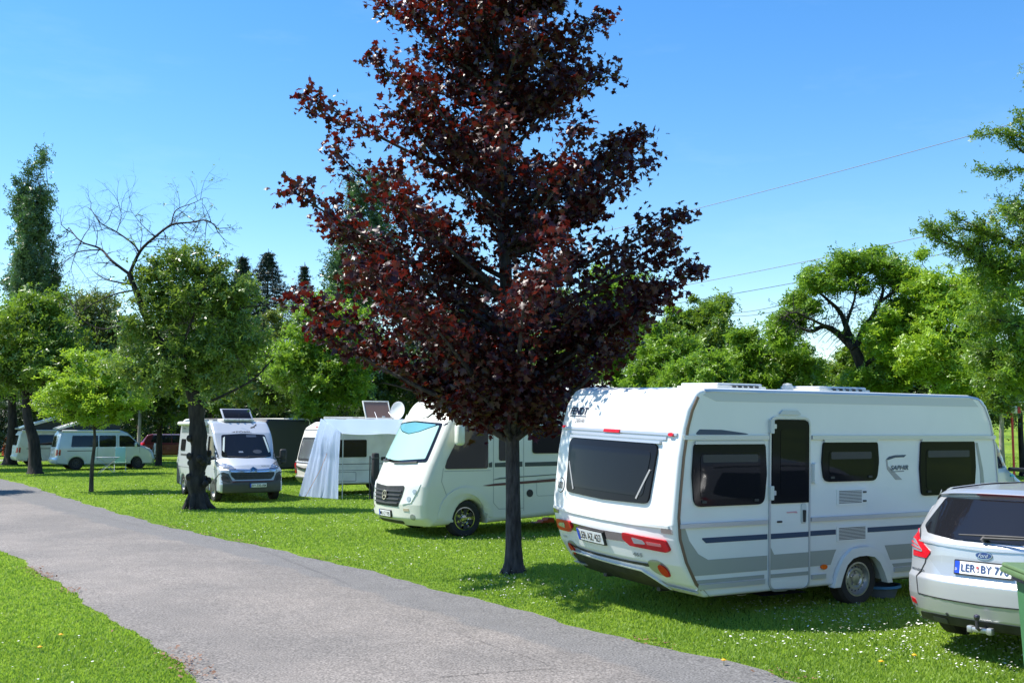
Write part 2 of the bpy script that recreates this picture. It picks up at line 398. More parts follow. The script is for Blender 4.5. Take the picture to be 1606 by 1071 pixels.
# ------------------------------------------------------------------ big white caravan (right)
def smooth(t): t = max(0, min(1, t)); return t*t*(3-2*t)
def build_caravan():
    th, ro, pi_ = .519, .034, -.004
    M = Matrix.Rotation(th, 3, 'Z')@Matrix.Rotation(-pi_, 3, 'Y')@Matrix.Rotation(ro, 3, 'X')
    loc = Vector((1.714, 10.813, .049))+M@Vector((0, 1.15, 0))
    T = thing('caravan', 'large white caravan with smoked windows, navy stripe and red tail lights by the maple', 'caravan', loc, rot=M.to_euler())
    prof = [(.30, .27), (.14, .40), (.0, .60), (-.09, .86), (-.125, 1.02, .02), (-.10, 1.30), (-.06, 1.70), (-.005, 2.0), (.05, 2.2, .2), (.17, 2.385, .14), (.34, 2.42, .1),
            (4.45, 2.42, .12), (4.72, 2.37, .14), (4.90, 2.08, .25), (4.98, 1.75), (5.04, 1.2, .2), (4.98, .75, .2), (4.78, .27, .05)]
    prof = rp(prof, .06, 5)
    arch = arc(2.56, .27, .43, 0, 180, 14)
    prof += [(x, .27+(z-.27)*.92) for x, z in arch]
    def df(x, y, z):
        u = 1-(min(1, abs(y)/1.15))**2.2
        k = smooth((.7-x)/.7)
        lo = .13 if z < 1.01 else .085*max(.25, 1-(z-1.0)/2.2)
        x2 = x-k*lo*u
        kf = smooth((x-4.0)/.9); x2 += kf*.12*u
        if x < .5 and z < .45: z = z + .0
        return x2, y, z
    B = Body(prof, 2.3, .035, df, .22, 12)
    bo = B.emit('body', WHITE, T, 50)
    # border trim following the side panel outline at the back
    edge = [(.33, .275), (.16, .42), (.03, .64), (-.055, .88), (-.075, 1.10), (-.055, 1.35), (-.02, 1.7), (.03, 2.0), (.085, 2.18), (.16, 2.32), (.25, 2.385), (.36, 2.39), (1.0, 2.39)]
    edge = [(x+.015, z) for x, z in edge]
    top = [(1.0, 2.395), (2, 2.395), (3, 2.395), (4.45, 2.395), (4.62, 2.37), (4.74, 2.28), (4.84, 2.10), (4.93, 1.8), (4.98, 1.4), (4.99, 1.1), (4.96, .8), (4.8, .33)]
    B.ribbon('edge_trim', 'R', edge[:10], .028, BRONZE, T, off=.012)
    B.ribbon('edge_trim', 'R', edge[10:]+top[1:], .022, ALU, T, off=.012)
    B.decal('roof_band', 'R', [(.42, 2.28), (4.62, 2.28), (4.5, 2.375), (.3, 2.375), (.24, 2.34), (.34, 2.31)], LTAUPE, T, off=.003)
    # rails on the side
    B.ribbon('side_rail', 'R', [(.0, 1.905), (1.14, 1.905)], .045, ALU, T, off=.024)
    B.ribbon('side_rail', 'R', [(1.78, 1.905), (4.92, 1.905)], .045, ALU, T, off=.024)
    B.ribbon('side_rail', 'R', [(-.05, 1.01), (1.13, 1.01)], .045, ALU, T, off=.024)
    B.ribbon('side_rail', 'R', [(1.77, 1.01), (4.98, 1.01)], .045, ALU, T, off=.024)
    for a, b in ((.2, 1.10), (1.79, 2.0), (3.1, 4.85)):
        B.ribbon('skirt_rail', 'R', [(a, .385), (b, .385)], .05, ALU, T, off=.018)
    # stripes
    B.decal('navy_stripe', 'R', [(.25, .865), (.30, .825), (1.14, .825), (1.14, .88), (.25, .88)], NAVY, T)
    B.decal('navy_stripe', 'R', [(1.77, .83), (2.16, .83), (2.16, .885), (1.77, .885)], NAVY, T)
    B.decal('navy_stripe', 'R', [(2.66, .83), (4.9, .83), (4.9, .885), (2.66, .885)], NAVY, T)
    B.decal('grey_band', 'R', [(.12, .50), (1.14, .50), (1.14, .655), (.33, .655), (.20, .72), (.08, .86), (.02, 1.0), (-.03, 1.0), (-.02, .82), (.04, .66)], TAUPE, T)
    B.decal('grey_band', 'R', [(1.77, .50), (2.08, .50), (2.14, .62), (2.17, .665), (1.77, .665)], TAUPE, T)
    B.decal('grey_band', 'R', [(3.04, .50), (4.84, .50), (4.9, .67), (2.95, .67)], TAUPE, T)
    B.decal('grey_stripe', 'R', [(.2, .415), (1.1, .415), (1.1, .455), (.17, .455)], TAUPE, T)
    B.decal('grey_stripe', 'R', [(3.1, .415), (4.8, .415), (4.82, .455), (3.07, .455)], TAUPE, T)
    B.decal('navy_swoosh', 'R', rp([(.14, 1.935), (.98, 1.935), (.5, 1.985), (.2, 1.99)], .03), NAVY, T)
    B.decal('grey_swoosh', 'R', [(4.56, 1.84), (4.60, 1.84), (4.70, 1.5), (4.74, 1.22), (4.66, 1.22), (4.64, 1.5)], TAUPE, T)
    B.ribbon('body_seam', 'R', [(1.75, .30), (1.75, .92)], .012, ALU, T, off=.01)
    # windows
    def win(poly, inner, nm='window', ax='R'):
        wn = B.decal(nm, ax, poly, GLASSR, T, off=.022)
        pn = B.decal('pane', ax, inner, GLASS2, wn, off=.027)
        return wn, pn
    for (x0, x1, z0, z1, rr) in ((.11, 1.10, 1.20, 1.84, .10), (1.94, 2.82, 1.415, 1.855, .10), (3.54, 4.53, 1.22, 1.86, .07)):
        P0 = rp([(x0+.02, z0), (x1-.02, z0), (x1+.012, (z0+z1)/2, .3), (x1-.01, z1, .04), (x0+.01, z1, .04), (x0-.012, (z0+z1)/2, .3)], rr)
        wn, pn = win(P0, rect(x0+.09, x1-.09, z0+.07, z1-.09, .07))
        B.ribbon('window_rail', 'R', [(x0+.02, z1+.012), (x1-.02, z1+.012)], .03, ALU, wn, off=.03)
        B.decal('blind', 'R', rect(x0+.12, x1-.12, z1-.19, z1-.11, .02), mat('shaded_blind', (.03, .03, .032), .6), wn, off=.029)
        for hx in (x0+.14, x1-.14): B.decal('catch', 'R', rect(hx-.03, hx+.03, z0+.035, z0+.06, .008), BLACK, wn, off=.034)
    # door
    DO = rp([(1.165, .29, .1), (1.745, .275, .1), (1.745, 2.12, .09), (1.165, 2.12, .09)], .09)
    d = B.decal('door', 'R', DO, WHITE, T, off=.010)
    B.ribbon('door_frame', 'R', DO, .022, ALU, d, off=.018, closed=True)
    B.decal('door_window', 'R', rp([(1.185, 1.20, .01), (1.725, 1.20, .01), (1.725, 2.10, .09), (1.185, 2.10, .09)], .05), GLASSR, d, off=.026)
    B.decal('door_pane', 'R', rect(1.30, 1.66, 1.28, 2.0, .05), GLASS2, d, off=.030)
    B.decal('door_stripe', 'R', [(1.18, .826), (1.732, .827), (1.732, .882), (1.18, .882)], NAVY, d, off=.014)
    B.decal('door_stripe', 'R', [(1.18, .50), (1.732, .50), (1.732, .66), (1.23, .66), (1.18, .74)], TAUPE, d, off=.014)
    B.decal('door_stripe', 'R', [(1.18, .415), (1.732, .415), (1.732, .455), (1.18, .455)], TAUPE, d, off=.014)
    h = B.decal('handle', 'R', rp([(1.615, .97), (1.695, .97), (1.695, 1.19), (1.615, 1.19)], .04), LTAUPE, d, off=.02)
    B.decal('handle_lever', 'R', rp([(1.645, .99), (1.665, .99), (1.672, 1.12), (1.638, 1.12)], .01), BLACK, h, off=.04)
    B.decal('lock', 'R', rect(1.27, 1.34, .995, 1.015, .008), BLACK, d, off=.02)
    B.decal('red_mark', 'R', rp([(1.40, 1.105), (1.55, 1.11), (1.57, 1.085), (1.50, 1.095), (1.42, 1.092)], .01), mat('faded_red_print', (.6, .3, .33), .5), d, off=.016)
    for z in (1.24, 1.95):
        B.decal('hinge', 'R', rect(1.15, 1.20, z, z+.15, .01), LTAUPE, d, off=.04)
        B.decal('hinge', 'R', rect(1.19, 1.235, z+.05, z+.10, .01), ALU, d, off=.035)
    B.decal('step', 'R', rect(1.10, 1.76, .245, .27, .01), BLACK, T, off=.05)
    # awning lamp, vents
    B.decal('awning_lamp', 'R', rp([(1.785, 1.40), (1.84, 1.40), (1.84, 1.63), (1.785, 1.63)], .025), WHITE, T, off=.05)
    B.decal('rain_gutter', 'R', rp([(1.28, 2.15), (1.62, 2.15), (1.56, 2.20), (1.34, 2.20)], .02), LTAUPE, T, off=.02)
    for z0, z1 in ((1.16, 1.32), (.755, .91)):
        v = B.decal('fridge_vent', 'R', rect(2.17, 2.655, z0-.01, z1+.01, .02), WHITE, T, off=.010)
        for k in range(9):
            z = z0+.012+(z1-z0-.03)*k/8
            B.decal('slot', 'R', [(2.20, z), (2.56 if z0 > 1 else 2.62, z), (2.56 if z0 > 1 else 2.62, z+.008), (2.20, z+.008)], GREYPL, v, off=.013, cut=False, skirt=False)
        if z0 > 1:
            for z in (z0+.02, z1-.04): B.decal('catch', 'R', rect(2.58, 2.63, z, z+.02, .004), GREYPL, v, off=.02)
    # side emblem
    B.decal('emblem', 'R', [(2.97, 1.655), (3.02, 1.685), (3.12, 1.70), (3.31, 1.702), (3.27, 1.675), (3.12, 1.672), (3.0, 1.645)], NAVY, T)
    B.decal('emblem', 'R', [(2.965, 1.65), (2.99, 1.645), (3.0, 1.58), (3.24, 1.415), (3.13, 1.415), (2.985, 1.54)], GREYINK, T)
    B.text('lettering', 'R', 'SAPHIR', 3.19, 1.555, .055, NAVY, T, width=.30, shear=.25, bold=.02)
    B.ribbon('emblem', 'R', [(3.05, 1.51), (3.27, 1.512)], .008, NAVY, T)
    B.decal('side_marker', 'R', circ(1.97, .485, .048, 16, .028), ORANGEL, T, off=.02)
    # wheel arch and wheel
    ao = [(2.10, .25), (2.16, .42), (2.25, .57), (2.37, .655), (2.5, .675), (2.66, .672), (2.78, .64), (2.90, .55), (2.98, .42), (3.04, .25)]
    ai = [(2.96, .25), (2.90, .38), (2.83, .49), (2.74, .555), (2.62, .575), (2.50, .575), (2.40, .555), (2.31, .49), (2.25, .38), (2.20, .25)]
    mb = MB(); mb.prism(ao+ai, 'y', -1.19, -1.10); mb.out('wheel_arch', WHITE, T, 60)
    MB().prism([(2.09, .25), (2.3, .68), (2.85, .68), (3.05, .25)], 'y', -.80, -.79).out('arch_liner', BLACK, T)
    for s in (-1, 1): wheel(T, 2.56, s*1.02, .305, .19, .195, s)
    # underside
    mb = MB(); mb.box((2.7, 0, .27), (4.2, 1.9, .10)); mb.box((.9, -.5, .3), (1.4, .06, .12)); mb.box((.9, .5, .3), (1.4, .06, .12))
    mb.out('chassis', BLACK, T)
    for x, y in ((.6, -.75), (.6, .75), (4.3, -.75), (4.3, .75)):
        MB().tube([(x, y, .24), (x+.5, y, .19)], .02, 6).box((x+.52, y, .185), (.10, .10, .02)).out('corner_steady', STEEL, T)
    mb = MB(); mb.tube([(4.9, .5, .35), (6.1, 0, .42)], .04, 6).tube([(4.9, -.5, .35), (6.1, 0, .42)], .04, 6).tube([(5.7, .0, .0), (5.7, 0, .75)], .03, 8)
    mb.lathe([(.1, -.03), (.1, .03)], 12, Matrix.Translation((5.7, 0, .1))@Matrix.Rotation(math.pi/2, 4, 'X')); mb.out('drawbar', STEEL, T)
    # ---- back face
    wn = B.decal('rear_window', 'B', rp([(-.78, 1.20), (0, 1.18, 3), (.78, 1.20), (.84, 1.82), (-.84, 1.82)], .09), GLASSR, T, off=.025)
    B.decal('pane', 'B', rp([(-.70, 1.27), (.72, 1.27), (.76, 1.745), (-.76, 1.745)], .07), GLASS2, wn, off=.030)
    B.ribbon('window_rail', 'B', [(-.86, 1.835), (.86, 1.835)], .025, ALU, wn, off=.033)
    B.ribbon('window_stay', 'B', [(-.60, 1.24), (-.77, 1.55)], .022, GREYINK, wn, off=.034)
    B.ribbon('window_stay', 'B', [(.60, 1.24), (.77, 1.55)], .022, GREYINK, wn, off=.034)
    B.ribbon('rear_rail', 'B', [(-1.08, 1.93), (1.10, 1.93)], .028, ALU, T, off=.02)
    B.ribbon('rear_rail', 'B', [(-.93, 1.885), (.93, 1.885)], .030, ALU, T, off=.016)
    B.decal('brake_light', 'B', rect(-.15, .15, 1.91, 1.945, .008), REDL, T, off=.03)
    B.decal('marker_lamp', 'B', circ(-1.00, 1.925, .04, 12, .02), REDL, T, off=.03)
    B.decal('marker_lamp', 'B', circ(1.05, 1.94, .03, 12, .015), REDL, T, off=.03)
    B.text('lettering', 'B', 'FENDT', .80, 2.135, .085, DKINK, T, width=.40, shear=.2, bold=.028)
    B.ribbon('lettering_rule', 'B', [(1.0, 2.075), (.62, 2.075)], .010, DKINK, T)
    B.text('lettering', 'B', 'CARAVAN', .73, 2.025, .055, DKINK, T, width=.22, shear=.25, bold=.0)
    sg = B.decal('speed_badge', 'B', circ(.955, 1.26, .088, 28), INK, T, off=.004)
    B.decal('badge_face', 'B', circ(.955, 1.26, .079, 28), WHITE, sg, off=.008)
    B.text('lettering', 'B', '100', .955, 1.26, .085, INK, sg, off=.014, width=.12, bold=.012)
    # chrome ledge, lights, bumper details
    B.ribbon('rear_ledge', 'B', [(-1.09, 1.0), (-.6, .985), (0, .98), (.6, .985), (1.09, 1.0)], .03, WHITE, T, off=.022)
    B.ribbon('ledge_end', 'B', [(-1.12, .955), (-.98, .955)], .05, CHROME, T, off=.012)
    B.ribbon('ledge_end', 'B', [(1.12, .955), (.98, .955)], .05, CHROME, T, off=.012)
    B.decal('chrome_band', 'B', rp([(-.45, .775), (0, .76), (.92, .775), (.92, .865), (0, .855), (-.45, .865)], .01), CHROME, T, off=.010)
    for s in (-1, 1):
        y = lambda v: s*v; i0 = .42 if s < 0 else .64
        tl = B.decal('tail_light', 'B', rp([(y(i0), .88), (y(1.03), .865), (y(1.06), .77), (y(1.0), .74), (y(i0+.08), .75), (y(i0-.02), .81)], .03), REDL, T, off=.03)
        B.decal('clear_lens', 'B', rp([(y(i0+.14), .85), (y(i0+.30), .835), (y(i0+.34), .795), (y(i0+.16), .785)], .012), CLEARL, tl, off=.034)
        B.decal('lens_divider', 'B', rp([(y(i0+.34), .83), (y(.97), .825), (y(.97), .795), (y(i0+.36), .795)], .012), mat('pale_pink_lens', (.55, .16, .17), .3, coat=.1), tl, off=.034)
        fr = B.decal('fog_light', 'B', circ(y(.80), .545, .14, 24, .085), mat('pale_reflector_bowl', (.40, .41, .38), .3, metal=.5), T, off=.004)
        B.decal('red_lens', 'B', circ(y(.865), .53, .06, 20, .066), REDL, fr, off=.02)
        B.ribbon('lower_lip', 'B', [(y(.78), .36), (y(1.12), .345)], .02, LTAUPE, T, off=.03)
    plate(B, 'B', .22, .765, 'LER AZ 427', T, .52, .125, off=.03)
    B.text('lettering', 'B', '465', -.56, .655, .045, GREYINK, T, width=.15, shear=.15, bold=.02)
    B.text('lettering', 'B', 'Saphir', .95, .66, .04, GREYINK, T, width=.14, shear=.3, bold=.01)
    B.decal('bumper_recess', 'B', rp([(-.74, .25), (-.66, .38), (-.50, .475), (.82, .50), (.96, .44), (1.0, .25)], .03), BLACK, T, off=.012)
    B.ribbon('recess_lip', 'B', [(-.78, .33), (-.68, .42), (-.52, .495), (.83, .52), (.98, .45)], .018, WHITE, T, off=.035)
    # roof hatches
    for x0, x1, y0, y1 in ((.95, 1.62, -.55, .1), (2.52, 3.32, -.55, .1)):
        m1 = MB(); m1.box(((x0+x1)/2, (y0+y1)/2, 2.44), (x1-x0+.06, y1-y0+.06, .03), .01)
        m1 = m1.out('roof_hatch', OLDWHITE, T)
        MB().box(((x0+x1)/2, (y0+y1)/2, 2.468), (x1-x0, y1-y0, .04), .018, seg=3).out('hatch_dome', mat('hazy_dome', (.55, .57, .58), .25, coat=.3), m1)
        for k in range(5): MB().box((x0+.22+(x1-x0-.25)*k/5, y0-.02, 2.452), (.06, .03, .028), .008).out('hatch_clip', BLACK if k % 2 else GREYPL, m1)
    MB().lathe([(.07, 0), (.07, .05), (.05, .09), (0, .10)], 16, Matrix.Translation((2.35, -.2, 2.42))).out('roof_vent', OLDWHITE, T)
    return T

# ------------------------------------------------------------------ silver estate car (right edge)
def build_estate():
    T = thing('estate_car', 'silver estate car with tow hook seen from behind beside the big caravan', 'car', (4.03, 9.2, .06), R(38)); T.scale = (.965, .965, .965)
    prof = [(.20, .24), (.10, .26), (.03, .36), (.0, .50), (.0, .66, .03), (.05, .70, .02), (.075, .80), (.10, 1.0), (.14, 1.03, .03), (.46, 1.395), (.50, 1.425, .02), (.41, 1.452, .02), (.62, 1.485), (1.3, 1.51), (2.2, 1.50),
            (2.75, 1.43), (3.45, 1.08), (3.7, .98), (4.3, .90), (4.70, .74), (4.83, .5), (4.8, .22)]
    prof = rp(prof, .05, 4)
    prof += arc(3.92, .22, .36, 0, 180, 12)+arc(1.06, .22, .36, 0, 180, 12)
    def df(x, y, z):
        s = abs(y)/.943
        k = smooth((.9-x)/.9)
        x2 = x+k*.30*s**3.2
        x2 -= smooth((x-4.0)/.8)*.35*s**3
        t = max(0, (z-.92)/.6)
        w_ = 1-.27*t**1.25
        w_ *= 1-.05*smooth((.8-x)/.8)
        if z < .45: w_ *= 1-.06*(.45-z)/.25
        z2 = z-(.035*s**3 if z > 1.3 else 0)
        if z < .5 and x < .4: z2 += 0
        return x2, y*w_, z2
    B = Body(prof, 1.886, .06, df, .15, 16)
    B.emit('body', SILVER, T, 60)
    # glass
    P = rp([(-.66, 1.065), (-.30, 1.03), (.30, 1.03), (.66, 1.065), (.74, 1.12, .03), (.60, 1.39), (-.60, 1.39), (-.74, 1.12, .03)], .05)
    rw = B.decal('rear_window', 'B', P, GLASS, T, off=.006)
    wp = MB(); wp.tube([(.10, .02, 1.045), (.13, .0, 1.085)], .025, 10)
    wp.tube([(.10, .0, 1.07), (.075, -.28, 1.085), (.10, -.52, 1.095)], [.014, .011, .007], 6); wp.tube([(.12, .25, 1.085), (.105, -.2, 1.10), (.125, -.56, 1.11)], [.007, .012, .006], 6)
    wp.out('wiper', BLACK, rw)
    B.decal('brake_light', 'B', rect(-.24, .24, 1.428, 1.447, .006), DREDL, T, off=.01)
    for s, ax in ((-1, 'R'), (1, 'L')):
        B.decal('side_window', ax, rp([(.62, 1.12), (1.45, 1.0), (1.45, 1.37), (.85, 1.37)], .05), GLASS, T, off=.005)
        B.decal('side_window', ax, rp([(1.52, 1.0), (2.35, .98), (2.35, 1.40), (1.52, 1.385)], .04), GLASS, T, off=.005)
        B.decal('side_window', ax, rp([(2.42, .98), (3.35, .97), (2.75, 1.34), (2.42, 1.40)], .05), GLASS, T, off=.005)
        B.ribbon('roof_rail', ax, [(.75, 1.445), (1.5, 1.47), (2.6, 1.45)], .025, ALU, T, off=.02)
        B.ribbon('door_seam', ax, [(1.48, .35), (1.48, 1.0)], .008, BLACK, T, off=.002)
        y = lambda v: s*v
        tl = B.decal('tail_light', 'B', rp([(y(.915), 1.0), (y(.93), .835), (y(.60), .835), (y(.545), .90), (y(.80), 1.05), (y(.86), 1.08)], .02), REDL, T, off=.010)
        B.decal('clear_lens', 'B', rp([(y(.92), 1.01), (y(.925), .895), (y(.64), .885), (y(.78), .985)], .012), CLEARL, tl, off=.014)
        B.ribbon('lens_rib', 'B', [(y(.90), .965), (y(.72), .935)], .006, REDL, tl, off=.018)
        B.ribbon('lens_rib', 'B', [(y(.90), .93), (y(.68), .905)], .006, REDL, tl, off=.018)
        B.decal('reflector', 'B', rp([(y(.72), .395), (y(.90), .41), (y(.90), .45), (y(.74), .44)], .01), REDL, T, off=.008)
        for v in (.35, .80): B.decal('parking_sensor', 'B', circ(y(v), .36, .016, 10), GREYPL, T, off=.004)
        MB().box((3.05, s*.98, 1.03), (.12, .2, .14), .04).out('wing_mirror', SILVER, T)
    # tailgate seams
    B.ribbon('tailgate_seam', 'B', [(-.84, 1.13), (-.72, 1.00), (-.60, .90), (-.62, .79), (-.70, .66), (-.68, .505), (0, .49), (.68, .505), (.70, .66), (.62, .79), (.60, .90), (.72, 1.0), (.84, 1.13)], .010, BLACK, T, off=.006)
    B.ribbon('tailgate_crease', 'B', [(-.72, .985), (0, .96), (.72, .985)], .012, SILVER, T, off=.012)
    B.decal('plate_recess', 'B', rp([(-.60, .86), (-.40, .70), (.40, .70), (.60, .86), (.4, .885), (-.4, .885)], .02), mat('recess_silver', (.42, .43, .45), .35, metal=.5), T, off=.002)
    pl = plate(B, 'B', 0, .795, 'LER  BY 770', T, .52, .11, off=.02, inkm=mat('blue_print', (.02, .05, .16), .5))
    B.decal('plate_seal', 'B', circ(.045, .805, .013, 10), mat('red_seal', (.5, .1, .1), .5), pl, off=.031)
    B.decal('plate_seal', 'B', circ(.045, .777, .013, 10), mat('pink_seal', (.6, .45, .45), .5), pl, off=.031)
    B.text('lettering', 'B', 'D', .245, .775, .02, PLATEW, pl, off=.031)
    ov = B.decal('badge', 'B', circ(0, .918, .078, 28, .036), CHROME, T, off=.012)
    B.decal('badge_face', 'B', circ(0, .918, .070, 28, .029), mat('badge_blue', (.01, .03, .14), .25, coat=.5), ov, off=.016)
    B.text('lettering', 'B', 'Ford', 0, .917, .034, mat('silver_print', (.6, .62, .65), .3, metal=.6), ov, off=.019, width=.095, shear=.4)
    B.text('lettering', 'B', 'MONDEO', .72, .715, .022, CHROME, T, off=.006, width=.20, bold=.02)
    # bumper insert, tow bar
    ins = B.decal('bumper_insert', 'B', rp([(-.74, .25), (-.70, .33), (-.5, .345), (.5, .345), (.70, .33), (.74, .25), (.5, .245), (-.5, .245)], .02), BLACK, T, off=.006)
    for k in (-.45, .45): B.decal('insert_vent', 'B', rect(k-.08, k+.08, .27, .32, .01), GREYPL, ins, off=.012)
    B.decal('tow_eye_cover', 'B', rect(-.56, -.48, .385, .45, .01), SILVER, T, off=.006)
    tb = MB(); tb.tube([(.35, 0, .30), (-.02, 0, .27), (-.075, 0, .30), (-.075, 0, .37)], .017, 10)
    tb.lathe([(0, -.03), (.018, -.026), (.025, -.01), (.027, .005), (.022, .018), (0, .027)], 16, Matrix.Translation((-.075, 0, .395)))
    tb.out('tow_ball', mat('dark_steel', (.10, .09, .12), .35, metal=.8), T)
    MB().box((-.02, 0, .275), (.05, .20, .045), .012).box((-.02, -.09, .275), (.06, .05, .06), .01).box((-.02, .09, .275), (.06, .05, .06), .01).out('tow_bracket', STEEL, T)
    MB().box((2.45, 0, .30), (4.3, 1.5, .12)).box((1.06, 0, .4), (.7, 1.3, .3)).box((3.9, 0, .4), (.7, 1.3, .3)).out('underbody', BLACK, T)
    MB().tube([(.5, -.55, .24), (.17, -.55, .24)], .03, 10).out('exhaust', STEEL, T)
    for x in (1.06, 3.92):
        for s in (-1, 1): wheel(T, x, s*.80, .325, .21, .205, s, 'alloy')
    an = MB().tube([(1.0, 0, 1.50), (.88, 0, 1.62)], [.008, .004], 6).out('aerial', BLACK, T)
    return T

def side_seams(B, ax, paths, T, m=None, wd=.012):
    for p in paths: B.ribbon('body_seam', ax, p, wd, m or GREYPL, T, off=.003)

# ------------------------------------------------------------------ silver panel van camper
def van_shell(T, paint, r=.38):
    prof = rp([(.06, .34), (.0, .50), (.0, 1.0), (.04, 2.1, .1), (.10, 2.38, .12), (.34, 2.47), (3.7, 2.50), (4.15, 2.46, .3), (4.62, 2.12, .08), (5.30, 1.36, .06), (5.74, 1.14, .12), (5.90, .98, .05), (5.95, .70), (6.0, .55), (5.97, .30, .06)], .06, 5)
    prof += arc(5.02, .30, r, 0, 180, 12)+[(x, .30+(z-.30)) for x, z in arc(.98, .30, r, 0, 180, 12)]
    def df(x, y, z):
        s = abs(y)/1.025
        k = smooth((x-4.2)/1.7)
        x2 = x-k*.30*s**2.6
        t = max(0, (z-1.1)/1.4)
        w_ = 1-.10*t-.04*smooth((x-4.6)/1.2)
        if x > 4.4 and z > 1.35: w_ -= .05*smooth((x-4.4)/.8)
        z2 = z-(.10*s**4*smooth((x-4.9)/.6) if 1.0 < z < 1.5 else 0)
        return x2, y*w_, z2
    B = Body(prof, 2.05, .07, df, .2, 14)
    B.emit('body', paint, T, 45)
    MB().box((3.0, 0, .36), (5.4, 1.6, .16)).box((5.0, 0, .5), (.9, 1.5, .3)).box((1.0, 0, .5), (.9, 1.5, .3)).out('underbody', BLACK, T)
    for x in (.98, 5.02):
        for s in (-1, 1): wheel(T, x, s*.90, .34, .21, .205, s, 'steel')
    return B
def van_mirror(T, s, mm, dx=0):
    mb = MB(); mb.box((5.03+dx, s*1.20, 1.42), (.14, .22, .36), .05).box((5.03+dx, s*1.20, 1.20), (.13, .20, .14), .04)
    mb.tube([(5.05, s*.95, 1.34), (5.03+dx, s*1.12, 1.32)], .035, 8)
    o = mb.out('wing_mirror', mm, T, 50)
    MB().box((4.955+dx, s*1.20, 1.42), (.01, .18, .30), .02).out('mirror_glass', CHROME, o)
def build_van():
    T = thing('camper_van', 'silver high roofed panel van camper facing us behind the gnarled dark tree trunk', 'camper van', (-9.83, 34.02, 0), R(-60)); T.scale = (.90, .90, .90)
    B = van_shell(T, VANSILVER)
    ws = B.decal('windscreen', 'F', rp([(-.80, 1.37, .08), (0, 1.33, 3), (.80, 1.37, .08), (.70, 2.06, .07), (0, 2.10, 3), (-.70, 2.06, .07)], .07), GLASS, T, off=.006)
    B.decal('sunshade_edge', 'F', [(.62, 2.0), (.68, 1.98), (.76, 1.52), (.70, 1.50)], mat('pale_curtain', (.6, .68, .66), .6), ws, off=.010)
    B.decal('sunshade_edge', 'F', [(-.60, 2.0), (-.66, 1.96), (-.74, 1.58), (-.70, 1.52)], mat('pale_curtain', (.6, .68, .66), .6), ws, off=.010)
    B.decal('sticker', 'F', rect(.08, .40, 1.98, 2.05, .01), mat('dark_sticker', (.06, .08, .12), .3), ws, off=.010)
    B.decal('dash_item', 'F', rp([(-.28, 1.50), (-.12, 1.50), (-.14, 1.55), (-.26, 1.55)], .02), mat('blue_grey_item', (.16, .2, .28), .5), ws, off=.009)
    B.decal('dash_item', 'F', rp(circ(.33, 1.53, .15, 14, .06), .01), mat('steering_wheel_grey', (.05, .06, .08), .5), ws, off=.009)
    B.ribbon('wiper', 'F', [(-.62, 1.385), (-.2, 1.36), (.02, 1.36)], .02, BLACK, ws, off=.02)
    B.ribbon('wiper', 'F', [(.0, 1.385), (.40, 1.36), (.62, 1.38)], .02, BLACK, ws, off=.02)
    B.text('lettering', 'F', 'PÖSSL', .04, 2.155, .055, GREYPL, T, width=.50, bold=.02)
    B.decal('emblem', 'F', [(-.36, 2.135), (-.24, 2.135), (-.24, 2.17)], GREYPL, T)
    for p in ([(.28, 2.28), (.40, 2.33), (.36, 2.26)], [(.36, 2.30), (.47, 2.36), (.44, 2.27)], [(.42, 2.33), (.55, 2.42), (.52, 2.34)]):
        B.decal('leaf_sticker', 'F', rp(p, .01), BLACK, T)
    # grille, strips, chevron
    B.decal('grille', 'F', rp([(-.56, .70), (.56, .70), (.66, .80), (.70, .915), (-.70, .915), (-.66, .80)], .05), BLACK, T, off=.006)
    for z in (.755, .81, .865): B.ribbon('grille_bar', 'F', [(-.60, z), (.60, z)], .014, GREYPL, T, off=.014)
    for z in (.945, 1.0): B.ribbon('chrome_strip', 'F', [(-.72, z+.01), (-.14, z-.012), (0, z+.02), (.14, z-.012), (.72, z+.01)], .028, mat('blue_chrome', (.45, .55, .75), .15, metal=.9), T, off=.014)
    for dz in (0, .055): B.ribbon('emblem', 'F', [(-.10, .935+dz), (0, 1.0+dz), (.10, .935+dz)], .03, CHROME, T, off=.03)
    B.text('lettering', 'F', 'Roadcruiser', .42, 1.10, .03, GREYPL, T, width=.28, shear=.3)
    B.ribbon('grille_lip', 'F', [(-.62, .70), (-.52, .675), (.52, .675), (.62, .70), (.78, .95)], .022, ALU, T, off=.012)
    # dark lower bumper
    B.decal('bumper', 'F', rp([(-1.0, .30), (1.0, .30), (1.0, .62), (.98, .88), (.88, .93), (.74, .88), (.64, .66), (-.64, .66), (-.74, .88), (-.88, .93), (-.98, .88), (-1.0, .62)], .03), GREYPL, T, off=.012)
    for s in (-1, 1):
        y = lambda v: s*v
        B.decal('bumper_intake', 'F', rp([(y(.70), .64), (y(.92), .68), (y(.93), .80), (y(.86), .84), (y(.76), .78)], .02), BLACK, T, off=.018)
        hl = B.decal('headlight', 'F', rp([(y(.54), 1.03), (y(.80), 1.04), (y(.955), 1.14), (y(.95), 1.24), (y(.86), 1.22), (y(.62), 1.12)], .02), mat('headlight_lens', (.30, .34, .40), .08, coat=1, metal=.5), T, off=.014)
        B.decal('lamp_bowl', 'F', circ(y(.83), 1.125, .04, 14), CLEARL, hl, off=.02)
        B.decal('lamp_bowl', 'F', circ(y(.72), 1.085, .032, 14), CLEARL, hl, off=.02)
        B.ribbon('headlight_shadow_line', 'F', [(y(.52), 1.02), (y(.82), 1.025), (y(.96), 1.11)], .015, BLACK, hl, off=.02)
        van_mirror(T, s, BLACK)
        ax = 'R' if s < 0 else 'L'
        B.decal('side_window', ax, rp([(4.15, 1.36), (5.08, 1.36), (4.95, 1.55), (4.55, 2.02), (4.15, 2.02)], .05), GLASS, T, off=.006)
